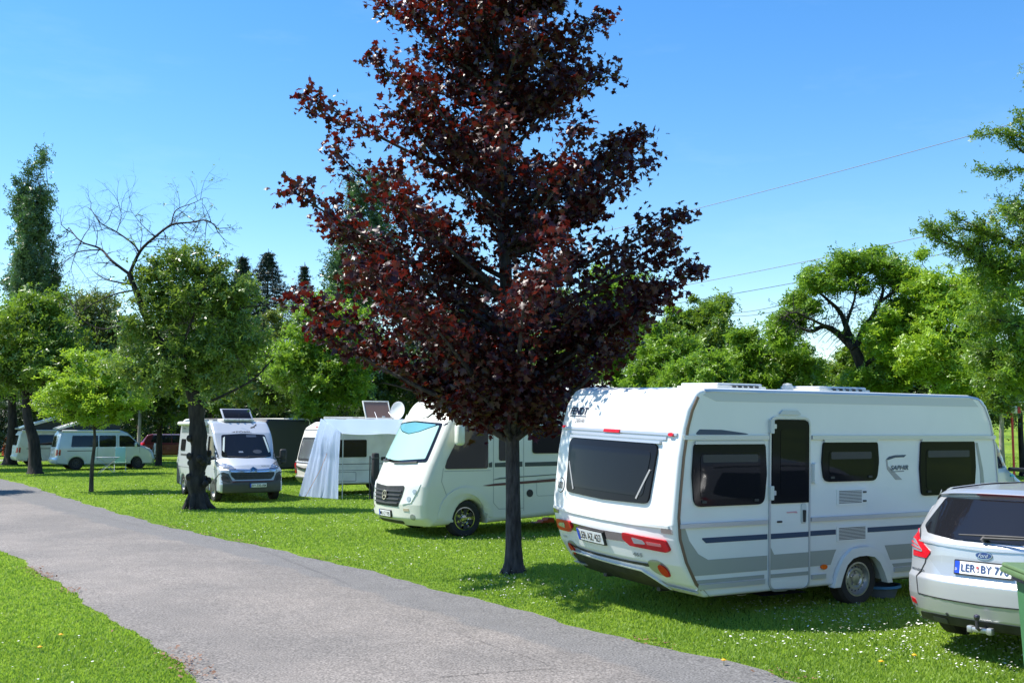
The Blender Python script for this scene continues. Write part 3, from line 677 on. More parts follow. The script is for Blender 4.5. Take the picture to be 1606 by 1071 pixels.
        B.decal('side_window', ax, rect(2.3, 3.1, 1.45, 1.95, .08), GLASSR, T, off=.015)
        B.decal('side_window', ax, rect(.45, 1.1, 1.5, 1.9, .08), GLASSR, T, off=.015)
        side_seams(B, ax, [[(4.08, .5), (4.08, 2.25)], [(2.75, .5), (2.75, 2.3), (4.08, 2.3)], [(.3, 2.12), (4.2, 2.12)], [(.2, .95), (4.05, .95)], [(5.12, .9), (5.12, 1.30), (4.9, 1.62)], [(4.3, 2.25), (4.75, 2.0), (5.0, 1.7)]], T)
        B.decal('slide_rail', ax, rect(.5, 2.65, 1.33, 1.40, .02), GREYPL, T, off=.004)
        B.decal('sill', ax, rp([(1.45, .31), (4.55, .31), (4.55, .55), (1.45, .55)], .02), GREYPL, T, off=.015)
        B.decal('rear_corner', ax, rp([(.02, .35), (.50, .35), (.55, .62), (.20, 1.0), (.02, 1.1)], .03), GREYPL, T, off=.010)
        B.text('lettering', ax, 'PÖSSL', .75, 2.27, .05, GREYPL, T, width=.42, bold=.02)
        B.decal('door_handle', ax, rect(4.18, 4.32, 1.12, 1.16, .01), BLACK, T, off=.03)
    plate(B, 'F', .12, .52, 'DY-330-AM', T, .52, .10, off=.03, blue=True)
    B.ribbon('bumper_line', 'F', [(-.64, .64), (.64, .64)], .012, mat('dark_red_trim', (.2, .02, .02), .4), T, off=.02)
    # awning cassette, skylight, roof box
    MB().tube([(.25, -1.02, 2.43), (3.95, -1.02, 2.43)], .075, 12).out('awning_cassette', WHITE, T)
    sk = MB(); sk.box((3.75, .0, 2.53), (.78, 1.0, .07), .02); sk = sk.out('skylight', OLDWHITE, T)
    for k in range(4): MB().lathe([(.03, 0), (.03, .02)], 10, Matrix.Translation((4.15, -.36+.24*k, 2.54))@Matrix.Rotation(math.pi/2, 4, 'Y')).out('skylight_latch', BLACK, sk)
    fr = MB(); fr.box((3.86, 0, 2.70), (.56, .98, .035), .012)
    fo = fr.out('skylight_lid', ALU, sk)
    c = Vector((4.05, 0, 2.55)); Mx = Matrix.Translation(c)@Matrix.Rotation(R(38), 4, 'Y')@Matrix.Translation(-Vector((4.14, 0, 2.70)))
    fo.data.transform(Mx)
    g = MB(); g.box((3.86, 0, 2.70), (.48, .88, .045), .01); g = g.out('skylight_glass', GLASS2, fo); g.data.transform(Mx)
    MB().box((1.7, 0, 2.54), (.5, .6, .09), .03).out('roof_vent', OLDWHITE, T)
    MB().box((2.7, -.55, 2.56), (.9, .5, .03), .01).out('solar_panel', GREYPL, T)
    MB().tube([(4.35, -.05, 2.40), (4.28, -.05, 2.75)], [.008, .004], 6).out('aerial', BLACK, T)
    return T
def build_far_van():
    T = thing('camper_van', 'grey van nose with black wing mirror showing past the front end of the big caravan', 'camper van', (8.92-5.9*math.cos(R(28)), 19.6-5.9*math.sin(R(28)), 0), R(28))
    B = van_shell(T, VANSILVER)
    for s in (-1, 1):
        van_mirror(T, s, BLACK, .42)
        ax = 'R' if s < 0 else 'L'
        B.decal('side_window', ax, rp([(4.15, 1.36), (5.16, 1.36), (4.95, 1.60), (4.55, 2.02), (4.15, 2.02)], .05), GLASS, T, off=.006)
        side_seams(B, ax, [[(4.08, .5), (4.08, 2.25)], [(5.12, .9), (5.12, 1.30)]], T)
    B.decal('windscreen', 'F', rp([(-.80, 1.37), (.80, 1.37), (.70, 2.06), (-.70, 2.06)], .07), GLASS, T, off=.006)
    B.decal('windscreen_sticker', 'R', rect(5.02, 5.35, 1.21, 1.25, .01), mat('turquoise_trim', (.02, .45, .5), .4), T, off=.012)
    return T

# ------------------------------------------------------------------ integrated motorhome
def build_motorhome():
    T = thing('motorhome', 'cream white motorhome with pale sunshade behind its big windscreen, behind the maple trunk', 'motorhome', (3.51, 24.02, 0), R(211))
    prof = rp([(.1, .42), (.0, .6), (.0, 2.2), (.10, 2.72, .15), (.5, 2.78), (4.7, 2.80), (5.35, 2.79, .3), (6.10, 2.60, .35), (6.30, 2.20, .1), (6.74, 1.36, .08), (6.84, 1.12, .12), (6.90, .96, .06), (6.94, .62, .12), (6.92, .36, .06), (6.76, .22, .05)], .06, 6)
    prof += arc(5.80, .24, .45, 0, 180, 14)+arc(1.9, .40, .42, 0, 180, 12)
    def df(x, y, z):
        s = abs(y)/1.15; k = smooth((x-4.9)/1.9)
        x2 = x-k*.27*s**2.7
        t = max(0, (z-1.0)/1.75)
        w_ = 1-.06*smooth((x-5.0)/1.6)*(.5+t)
        if z > 2.3: w_ -= .07*smooth((z-2.3)/.45)
        z2 = z-(.22*s**3*smooth((x-4.6)/1.2) if z > 2.35 else 0)
        return x2, y*w_, z2
    B = Body(prof, 2.3, .09, df, .2, 16)
    B.emit('body', MHWHITE, T, 60)
    ws = B.decal('windscreen', 'F', rp([(-.94, 1.43, .05), (0, 1.37, 3), (.95, 1.41, .05), (.92, 2.14, .05), (0, 2.19, 3), (-.92, 2.14, .05)], .05), GLASS, T, off=.008)
    SH = mat('pale_sunshade', (.36, .58, .52), .35, coat=.6)
    sh = B.decal('sunshade', 'F', rp([(-.89, 1.47), (0, 1.415, 3), (.89, 1.47), (.87, 2.10), (.4, 1.97, .4), (0, 1.92, .6), (-.4, 1.97, .4), (-.87, 2.10)], .03), SH, ws, off=.012)
    B.decal('sunshade_top', 'F', rp([(-.84, 2.11), (-.38, 1.985, .4), (0, 1.935, .6), (.38, 1.985, .4), (.84, 2.11), (0, 2.16, 2)], .02), mat('teal_shade', (.12, .35, .42), .3, coat=.6), ws, off=.012)
    for pts in ([(-.90, 1.40), (-.55, 1.395), (-.30, 1.42)], [(-.05, 1.37), (.35, 1.375), (.75, 1.40)]): B.ribbon('wiper', 'F', pts, .025, BLACK, ws, off=.03)
    # grille and nose
    gr = B.decal('grille', 'F', rp([(-.66, .97), (0, .94, 2), (.66, .97), (.60, .76), (.50, .57), (-.50, .57), (-.60, .76)], .05), BLACK, T, off=.008)
    for z in (.635, .71, .785, .86): B.ribbon('grille_bar', 'F', [(-.50-(z-.635)*.4, z), (0, z-.01), (.50+(z-.635)*.4, z)], .022, GREYPL, gr, off=.03)
    st = [(-0, .83)]
    B.ribbon('emblem', 'F', circ(-.0, .77, .085, 20), .016, CHROME, gr, off=.045, closed=True)
    for a in (90, 210, 330): B.ribbon('emblem', 'F', [(0, .77), (.08*math.cos(R(a)), .77+.08*math.sin(R(a)))], .014, CHROME, gr, off=.045)
    plate(B, 'F', -.0, .43, 'MU LT 705', T, .50, .105, off=.03, blue=True)
    B.decal('lower_intake', 'F', rp([(-.5, .25), (.5, .25), (.55, .31), (-.55, .31)], .02), BLACK, T, off=.01)
    for s, ax in ((1, 'L'), (-1, 'R')):
        y = lambda v: s*v
        hl = B.decal('headlight', 'F', rp([(y(.62), .62), (y(.86), .66), (y(.98), .90), (y(1.02), 1.02), (y(.92), .99), (y(.76), .90)], .02), mat('white_lamp_glass', (.7, .72, .7), .08, coat=1), T, off=.012)
        B.decal('lamp_bowl', 'F', circ(y(.91), .87, .04, 12), CLEARL, hl, off=.02)
        B.decal('lamp_bowl', 'F', circ(y(.80), .73, .045, 12), CLEARL, hl, off=.02)
        B.decal('indicator', 'F', rect(min(y(.66), y(.80)), max(y(.66), y(.80)), .50, .55, .01), mat('beige_lens', (.5, .42, .3), .2, coat=.4), T, off=.008)
        B.decal('fog_light', 'F', circ(y(.88), .40, .055, 16), CLEARL, T, off=.01)
        sw = B.decal('side_window', ax, rp([(5.32, 1.28), (6.24, 1.28), (6.18, 1.45), (5.78, 2.14), (5.32, 2.14)], .05), GLASS, T, off=.012)
        B.decal('door_window', ax, rect(4.66, 5.08, 1.42, 2.14, .05), GLASS, T, off=.012)
        B.decal('habitation_window', ax, rect(3.1, 4.32, 1.55, 2.10, .07), GLASSR, T, off=.02)
        B.decal('habitation_window', ax, rect(.5, 1.3, 1.6, 2.05, .07), GLASSR, T, off=.02)
        side_seams(B, ax, [[(5.20, .62), (5.20, 2.3)], [(4.52, .45), (4.52, 2.35)], [(5.20, .62), (5.08, .50), (4.52, .50)], [(6.26, 1.30), (6.30, 1.05), (6.20, .80)], [(6.24, 1.24), (5.26, 1.24)]], T, mat('seam_grey', (.35, .36, .34), .5), .012)
        B.ribbon('service_hatch', ax, rect(3.4, 4.22, .72, 1.05, .05), .010, mat('seam_grey', (.35, .36, .34), .5), T, off=.003, closed=True)
        B.decal('fuel_flap', ax, circ(4.38, .78, .075, 16), BLACK, T, off=.008)
        for x0, x1 in ((2.0, 4.49), (4.55, 5.17), (5.23, 5.30)):
            B.decal('stripe', ax, [(x0, 1.30), (x1, 1.30), (x1, 1.38), (x0, 1.40)], mat('dark_green_stripe', (.03, .05, .045), .4), T, off=.005)
        B.decal('stripe', ax, rp([(2.0, 1.19), (5.05, 1.10), (5.25, 1.055), (4.6, 1.09), (2.0, 1.235)], .005), mat('grey_green_stripe', (.14, .17, .15), .4), T, off=.005)
        B.decal('stripe', ax, rp([(2.0, 1.12), (5.15, .99), (5.45, .955), (5.3, .94), (4.8, .955), (2.0, 1.06)], .005), mat('maroon_stripe', (.10, .03, .03), .4), T, off=.005)
        B.decal('skirt_marker', ax, rect(3.0, 3.15, .40, .44, .01), ORANGEL, T, off=.01)
        ao = arc(5.80, .36, .58, 0, 180, 14)+arc(5.80, .36, .45, 180, 0, 14)
        B.decal('arch_moulding', ax, ao, MHWHITE, T, off=.025)
        if s > 0:
            mm = MB(); mm.box((6.02, s*1.30, 1.93), (.17, .20, .42), .07, seg=3).tube([(5.80, s*1.0, 2.17), (5.98, s*1.2, 2.20), (6.02, s*1.28, 2.12)], .03, 8)
            mm.out('wing_mirror', MHWHITE, T, 50)
        for x in (5.80, 1.9): wheel(T, x, s*1.0, .345, .22, .22, s, 'alloy', CHROME if x > 3 else STEEL)
    MB().box((3.3, 0, .42), (6.0, 1.8, .18)).box((5.6, 0, .6), (1.1, 1.6, .4)).out('underbody', BLACK, T)
    h = MB().box((4.2, .35, 2.80), (.8, .7, .10), .03).out('roof_hatch', OLDWHITE, T)
    MB().box((2.6, .25, 2.86), (1.1, .9, .18), .05, seg=3).out('roof_air_conditioner', WHITE, T)
    MB().box((1.2, .45, 2.81), (.6, .6, .10), .03).out('roof_hatch', OLDWHITE, T)
    MB().tube([(.6, 1.10, 2.62), (4.4, 1.10, 2.62)], .08, 12).out('awning_cassette', OLDWHITE, T)
    return T

# ------------------------------------------------------------------ pop-top camper vans
def build_poptop(label, loc, paint, rz, full=True):
    T = thing('camper_van', label, 'camper van', loc, rz)
    prof = rp([(.10, .30), (.0, .38), (-.03, .52), (.02, .62), (.05, 1.05), (.20, 1.72, .1), (.34, 1.90, .08), (.7, 1.93), (3.1, 1.93, .2), (3.42, 1.80, .2), (4.14, 1.20, .1), (4.62, 1.02, .15), (4.80, .82), (4.89, .52), (4.83, .26, .06)], .06, 5)
    prof += arc(3.95, .26, .37, 0, 180, 12)+arc(.99, .26, .37, 0, 180, 12)
    def df(x, y, z):
        s = abs(y)/.952
        x2 = x-smooth((x-3.2)/1.5)*.26*s**2.6+smooth((.5-x)/.5)*.08*s**4
        t = max(0, (z-1.05)/.9)
        return x2, y*(1-.13*t**1.2), z
    B = Body(prof, 1.904, .06, df, .2, 12)
    B.emit('body', paint, T, 50)
    for s, ax in ((-1, 'R'), (1, 'L')):
        B.decal('side_window', ax, rp([(.72, 1.12), (1.98, 1.12), (1.98, 1.68), (.78, 1.68)], .06), GLASS, T, off=.005)
        B.decal('side_window', ax, rp([(2.03, 1.12), (2.82, 1.12), (2.82, 1.68), (2.03, 1.68)], .06), GLASS, T, off=.005)
        B.decal('side_window', ax, rp([(2.98, 1.12), (4.02, 1.12), (3.92, 1.22), (3.45, 1.66), (2.98, 1.68)], .06), GLASS, T, off=.005)
        side_seams(B, ax, [[(2.90, .45), (2.90, 1.72)], [(1.95, .45), (1.95, 1.10)], [(3.95, 1.10), (3.98, .80)]], T)
        B.decal('slide_rail', ax, rect(.55, 1.75, .92, .955, .01), GREYPL, T, off=.004)
        B.decal('tail_light', ax, rp([(.05, .72), (.25, .72), (.27, 1.0), (.09, 1.0)], .02), DREDL, T, off=.008)
        y = lambda v: s*v
        B.decal('tail_light', 'B', rp([(y(.93), .72), (y(.80), .72), (y(.80), 1.0), (y(.93), 1.0)], .02), REDL, T, off=.012)
        B.decal('headlight', 'F', rp([(y(.52), .80), (y(.88), .86), (y(.90), 1.0), (y(.80), .99), (y(.54), .90)], .03), CLEARL, T, off=.01)
        MB().box((3.75, s*1.03, 1.22), (.12, .2, .24), .05).out('wing_mirror', paint, T)
        for x in (.99, 3.95): wheel(T, x, s*.82, .335, .21, .20, s, 'alloy', GREYPL)
    B.decal('rear_window', 'B', rp([(-.68, 1.12), (.68, 1.12), (.60, 1.66), (-.60, 1.66)], .08), GLASS, T, off=.006)
    B.decal('number_plate', 'B', rect(-.26, .26, .80, .91, .01), PLATEW, T, off=.01)
    B.decal('rear_bumper', 'B', rp([(-.9, .32), (.9, .32), (.9, .52), (-.9, .52)], .04), WHITE, T, off=.02)
    B.decal('windscreen', 'F', rp([(-.76, 1.20), (.76, 1.20), (.62, 1.74), (-.62, 1.74)], .06), GLASS, T, off=.006)
    B.decal('grille', 'F', rp([(-.48, .80), (.48, .80), (.48, .90), (-.48, .90)], .03), BLACK, T, off=.006)
    B.decal('emblem', 'F', circ(0, .86, .07, 16), CHROME, T, off=.012)
    MB().box((2.4, 0, .34), (4.2, 1.4, .16)).box((3.95, 0, .45), (.8, 1.3, .3)).box((.99, 0, .45), (.8, 1.3, .3)).out('underbody', BLACK, T)
    MB().tube([(.3, -.88, 1.90), (3.0, -.88, 1.90)], .05, 10).out('awning_cassette', WHITE, T)
    # raised roof: lid hinged at the back, dark bellows below
    lid = MB(); lid.prism([(.20, 1.97), (3.25, 2.88), (3.40, 2.86), (3.42, 2.90), (3.22, 2.98), (1.7, 2.56), (.25, 2.08), (.14, 2.03)], 'y', -.76, .76)
    lid = lid.out('roof_lid', WHITE, T)
    MB().prism([(.30, 1.94), (3.05, 1.94), (3.16, 2.85), (.36, 2.02)], 'y', -.70, .70).out('roof_bellows', mat('grey_canvas', (.06, .065, .07), .9, dirt=.2), T)
    return T

# ------------------------------------------------------------------ old caravan with awning
def build_old_caravan():
    T = thing('caravan', 'small old white caravan with an open roof hatch under the pale blue canopy', 'caravan', (-6.35, 32.9, 0), R(30)); T.scale = (.97, 1, .95)
    prof = rp([(.35, .36), (.10, .40), (.0, .55), (-.04, .95), (.0, 1.05), (.12, 1.6), (.28, 2.15, .25), (.62, 2.36, .2), (4.9, 2.40, .2), (5.3, 2.2, .3), (5.5, 1.4), (5.45, .8), (5.2, .36)], .08, 5)
    def df(x, y, z):
        u = 1-(abs(y)/1.1)**2
        return x-smooth((.7-x)/.7)*.08*u+smooth((x-4.6)/.8)*.1*u, y, z
    B = Body(prof, 2.2, .06, df, .25, 12)
    B.emit('body', OLDWHITE, T, 50)
    wn = B.decal('rear_window', 'B', rect(-.80, .80, 1.16, 1.78, .05), mat('grey_pane', (.10, .11, .12), .15), T, off=.02)
    B.ribbon('window_frame', 'B', rect(-.84, .84, 1.12, 1.82, .05), .05, BLACK, wn, off=.024, closed=True)
    B.ribbon('rear_rail', 'B', [(-1.0, 2.10), (1.0, 2.10)], .025, GREYPL, T, off=.01)
    B.decal('marker_lamp', 'B', rect(-.08, .08, 2.16, 2.19, .01), REDL, T, off=.02)
    B.ribbon('grab_rail', 'B', [(-.85, .90), (0, .84), (.85, .90)], .03, BLACK, T, off=.04)
    B.ribbon('rear_ledge', 'B', [(-1.05, 1.03), (1.05, 1.03)], .03, ALU, T, off=.03)
    B.decal('bumper', 'B', rp([(-1.08, .36), (1.08, .36), (1.08, .58), (-1.08, .58)], .03), mat('grey_bumper', (.30, .31, .32), .5), T, off=.05)
    B.decal('number_plate', 'B', rect(-.26, .26, .40, .52, .01), BLACK, T, off=.06)
    for s in (-1, 1):
        y0, y1 = sorted((s*.90, s*1.05))
        tl = B.decal('tail_light', 'B', rect(y0, y1, .66, .98, .02), REDL, T, off=.03)
        B.decal('clear_lens', 'B', rect(y0+.02, y1-.02, .78, .84, .01), CLEARL, tl, off=.035)
        wheel(T, 2.7, s*.95, .31, .18, .19, s)
    w1 = B.decal('side_window', 'R', rect(.55, 1.55, 1.22, 1.78, .05), GLASSR, T, off=.02)
    B.decal('side_window', 'R', rect(3.6, 4.6, 1.22, 1.78, .05), GLASSR, T, off=.02)
    B.ribbon('side_rail', 'R', [(.05, 1.0), (5.4, 1.0)], .02, GREYPL, T, off=.004)
    B.ribbon('side_rail', 'R', [(.0, .8), (5.4, .8)], .012, GREYPL, T, off=.004)
    B.decal('side_vent', 'R', rect(2.05, 2.40, 1.10, 1.22, .03), BLACK, T, off=.01)
    B.ribbon('locker_door', 'R', rect(.3, 1.2, .45, .74, .03), .012, GREYPL, T, off=.004, closed=True)
    B.ribbon('door', 'R', rect(2.6, 3.2, .42, 2.1, .05), .014, GREYPL, T, off=.004, closed=True)
    MB().tube([(.9, -1.0, 2.42), (4.6, -1.0, 2.42)], .03, 8).out('awning_rail', ALU, T)
    for k, (x0, x1) in enumerate(((.75, 1.55), (1.75, 2.6))): MB().tube([(x0, .6, 2.5), (x1+.4, .6, 2.5)], .035, 8).out('roof_bar', OLDWHITE, T)
    # open hatch
    MB().box((2.6, -.1, 2.43), (.95, .95, .06), .015).out('roof_hatch', OLDWHITE, T)
    Mh = Matrix.Translation((2.6, .36, 2.47))@Matrix.Rotation(R(62), 4, 'X')
    h = MB()
    for c, d in (((0, .02, 0), (.96, .04, .04)), ((0, .68, 0), (.96, .04, .04)), ((-.46, .35, 0), (.04, .64, .04)), ((.46, .35, 0), (.04, .64, .04))): h.box(c, d, .008)
    h = h.out('hatch_lid', OLDWHITE, T); h.data.transform(Mh)
    g = MB().box((0, .35, .0), (.87, .61, .012)).out('hatch_glass', mat('amber_hatch_glass', (.22, .13, .09), .12, coat=.4), h); g.data.transform(Mh)
    MB().tube([(2.3, -.2, 2.46), (2.35, .15, 2.70)], .012, 6).tube([(2.9, -.2, 2.46), (2.85, .15, 2.70)], .012, 6).out('hatch_stay', STEEL, T)
    MB().lathe([(.05, 0), (.05, .08), (.07, .09), (.07, .12), (0, .13)], 12, Matrix.Translation((3.6, -.3, 2.40))).lathe([(.11, 0), (.10, .06), (0, .08)], 12, Matrix.Translation((3.85, -.3, 2.40))).out('roof_vent', OLDWHITE, T)
    MB().box((2.7, 0, .36), (4.4, 1.7, .08)).out('chassis', BLACK, T)
    # satellite dish on a short mast
    Tm_ = Matrix.Translation((-6.35, 32.9, 0))@Matrix.Rotation(R(30), 4, 'Z')
    D = thing('satellite_dish', 'small white round satellite dish on a short mast above the canopy', 'satellite dish', Tm_@Vector((2.85, -.45, 2.26)))
    Md = Matrix.Translation((.0, -.05, .34))@Matrix.Rotation(R(-35), 4, 'Z')@Matrix.Rotation(R(82), 4, 'X')
    MB().lathe([(0, -.045), (.12, -.035), (.22, -.01), (.29, .03), (.295, .034), (.285, .036), (.21, 0), (0, -.035)], 28, Md).out('dish', WHITE, D)
    MB().tube([(0, .06, 0), (0, .06, .30)], .025, 8).box((0, .0, .02), (.34, .3, .05), .015).tube([(-.05, 0, .1), (-.45, -.2, .12)], .012, 6).box((-.45, -.2, .14), (.10, .06, .06), .01).out('mast', STEEL, D)
    return T

def build_canopy():
    """pale blue tarpaulin canopy with a curtain falling at its back end"""
    Tm = Matrix.Translation((-6.35, 32.9, 0))@Matrix.Rotation(R(30), 4, 'Z')
    T = thing('canopy', 'pale blue tarpaulin canopy with a hanging curtain at its left end, on thin poles', 'canopy', Tm@Vector((.08, -1.05, 0)), R(30)); T.scale = (1, 1, .95)
    BT = mat('pale_blue_tarp', (.56, .68, .86), .38, spec=.5, bump=.0)
    rnd = random.Random(4)
    # roof sheet: local x along caravan, y outwards (negative)
    nx, ny = 40, 14; V = []; Fc = []
    for i in range(nx+1):
        for j in range(ny+1):
            x = 4.9*i/nx; t = j/ny
            y = -.05-1.62*t; z = 2.44-.42*t**1.15-.05*math.sin(math.pi*t)-.035*math.sin(math.pi*((x/1.35) % 1))*t
            if t > .98: z -= .03
            z += .006*math.sin(x*7+t*5)
            V.append((x, y, z))
    for i in range(nx):
        for j in range(ny):
            a = i*(ny+1)+j; Fc.append((a, a+ny+1, a+ny+2, a+1))
    bm = bmesh.new(); vs = [bm.verts.new(v) for v in V]; [bm.faces.new([vs[q] for q in f]) for f in Fc]
    bmesh.ops.solidify(bm, geom=bm.faces[:], thickness=.006)
    finish('roof_sheet', bm, BT, T, 60)
    # front valance hem
    MB().tube([(x*4.9/20, -1.68, 1.985-.035*math.sin(math.pi*((x*4.9/20/1.35) % 1))) for x in range(21)], .018, 6).out('front_hem', mat('white_hem', (.75, .76, .76), .5), T)
    # curtain: falls from roof edge x~0 with folds and flares out at the foot
    nu, nv = 60, 34; V = []
    for j in range(nv+1):
        t = j/nv
        for i in range(nu+1):
            u = i/nu
            y = -.0-1.67*u
            ztop = 2.46-.42*u**1.15
            z = ztop*(1-t)+.02*t
            x = -.05-.55*t*(1-u)*1.0-.05*t
            fold = .40*(.055*math.sin(u*19+1.2)+.03*math.sin(u*37+t*2)+.018*math.sin(u*61-t*5))*min(1, t*3+.12)
            bulge = .06*math.sin(math.pi*min(1, t*2.2))*math.sin(math.pi*u)
            yy = y-.15*t*(u-.4)
            x -= fold+bulge
            V.append((x, yy, max(.015, z)))
    bm = bmesh.new(); vs = [bm.verts.new(v) for v in V]
    for j in range(nv):
        for i in range(nu):
            a = j*(nu+1)+i; bm.faces.new([vs[a], vs[a+1], vs[a+nu+2], vs[a+nu+1]])
    bmesh.ops.solidify(bm, geom=bm.faces[:], thickness=.006)
    finish('curtain', bm, BT, T, 70)
    for x, y in ((.02, -1.7), (2.4, -1.7), (4.85, -1.7)):
        MB().tube([(x, y, 0), (x, y, 1.99)], .016, 8).out('pole', ALU, T)
    ST = mat('orange_cord', (.75, .35, .15), .6)
    MB().tube([(-.72, -.6, .02), (-.35, -.9, .9), (-.12, -.95, 1.55)], .007, 5).out('guy_cord', ST, T)
    MB().tube([(1.25, -2.1, 1.1), (1.15, -2.6, .4), (.9, -2.9, .01)], .012, 6).out('guy_cord', mat('white_hem', (.75, .76, .76), .5), T)
    return T

# ------------------------------------------------------------------ ground and road
ROAD_R = [(-62, 83), (-35, 60.5), (-20.65, 42.7), (-13.43, 31.7), (-9.71, 25.97), (-6.96, 21.86), (-4.67, 18.88), (-3.03, 16.7), (-1.78, 14.9), (-.82, 13.45), (.47, 11.45), (1.08, 10.55), (1.77, 9.58), (2.32, 8.68), (4.6, 4.2), (8, -4)]
ROAD_L = [(-70, 78), (-40, 50.5), (-25, 36), (-14, 24.2), (-8.56, 17.81), (-6.63, 15.04), (-4.9, 12.42), (-3.84, 10.78), (-3.14, 9.79), (-2.51, 8.68), (-.4, 4.2), (3, -4)]
def spline(P, n=14):
    out = []
    for i in range(len(P)-1):
        p0, p1, p2, p3 = P[max(i-1, 0)], P[i], P[i+1], P[min(i+2, len(P)-1)]
        for k in range(n):
            t = k/n
            out.append(tuple(.5*((2*p1[c])+(-p0[c]+p2[c])*t+(2*p0[c]-5*p1[c]+4*p2[c]-p3[c])*t*t+(-p0[c]+3*p1[c]-3*p2[c]+p3[c])*t**3) for c in (0, 1)))
    out.append(P[-1]); return out
RR = np.array(spline(ROAD_R)); RL = np.array(spline(ROAD_L))
def edge_x(E_, y):
    ys = E_[::-1, 1]; xs = E_[::-1, 0]; return np.interp(y, ys, xs)
def terr(x, y):
    """height of the ground: flat, with a gentle rise far away on the right"""
    x = np.asarray(x, float); y = np.asarray(y, float)
    a = np.clip((y-48)/140, 0, 1); b = np.clip((x-12)/30, 0, 1)
    e = np.clip((x-edge_x(RR, np.clip(y, -4, 80))-.1)/2.2, 0, 1)
    return 6.5*a*a*(3-2*a)*b*b*(3-2*b)+.10*e*e*(3-2*e)*np.exp(-(((x-1.3)/3.6)**2+((y-13.2)/3.4)**2)**2)
def ground_mat():
    m, t, b = nodes('meadow_ground')
    N = t.nodes.new; L = t.links.new
    tc = N('ShaderNodeTexCoord')
    n1 = N('ShaderNodeTexNoise'); n1.inputs['Scale'].default_value = .22; n1.inputs['Detail'].default_value = 5
    n2 = N('ShaderNodeTexNoise'); n2.inputs['Scale'].default_value = 5; n2.inputs['Detail'].default_value = 8
    n3 = N('ShaderNodeTexNoise'); n3.inputs['Scale'].default_value = 38; n3.inputs['Detail'].default_value = 4
    for n in (n1, n2, n3): L(tc.outputs['Object'], n.inputs['Vector'])
    r1 = N('ShaderNodeValToRGB'); r1.color_ramp.elements[0].color = (.11, .20, .018, 1); r1.color_ramp.elements[1].color = (.23, .34, .035, 1)
    r1.color_ramp.elements[0].position = .35; r1.color_ramp.elements[1].position = .65
    L(n1.outputs[0], r1.inputs[0])
    r2 = N('ShaderNodeValToRGB'); r2.color_ramp.elements[0].color = (.45, .45, .40, 1); r2.color_ramp.elements[1].color = (1.25, 1.2, 1.1, 1)
    r2.color_ramp.elements[0].position = .3; r2.color_ramp.elements[1].position = .7
    L(n2.outputs[0], r2.inputs[0])
    mu = N('ShaderNodeMix'); mu.data_type = 'RGBA'; mu.blend_type = 'MULTIPLY'; mu.inputs[0].default_value = .75
    L(r1.outputs[0], mu.inputs[6]); L(r2.outputs[0], mu.inputs[7]); L(mu.outputs[2], b.inputs['Base Color'])
    ad = N('ShaderNodeMath'); ad.operation = 'ADD'; L(n2.outputs[0], ad.inputs[0]); L(n3.outputs[0], ad.inputs[1])
    bp = N('ShaderNodeBump'); bp.inputs['Strength'].default_value = .8; bp.inputs['Distance'].default_value = .06
    L(ad.outputs[0], bp.inputs['Height']); L(bp.outputs[0], b.inputs['Normal'])
    b.inputs['Roughness'].default_value = .95; b.inputs['Specular IOR Level'].default_value = .15
    return m
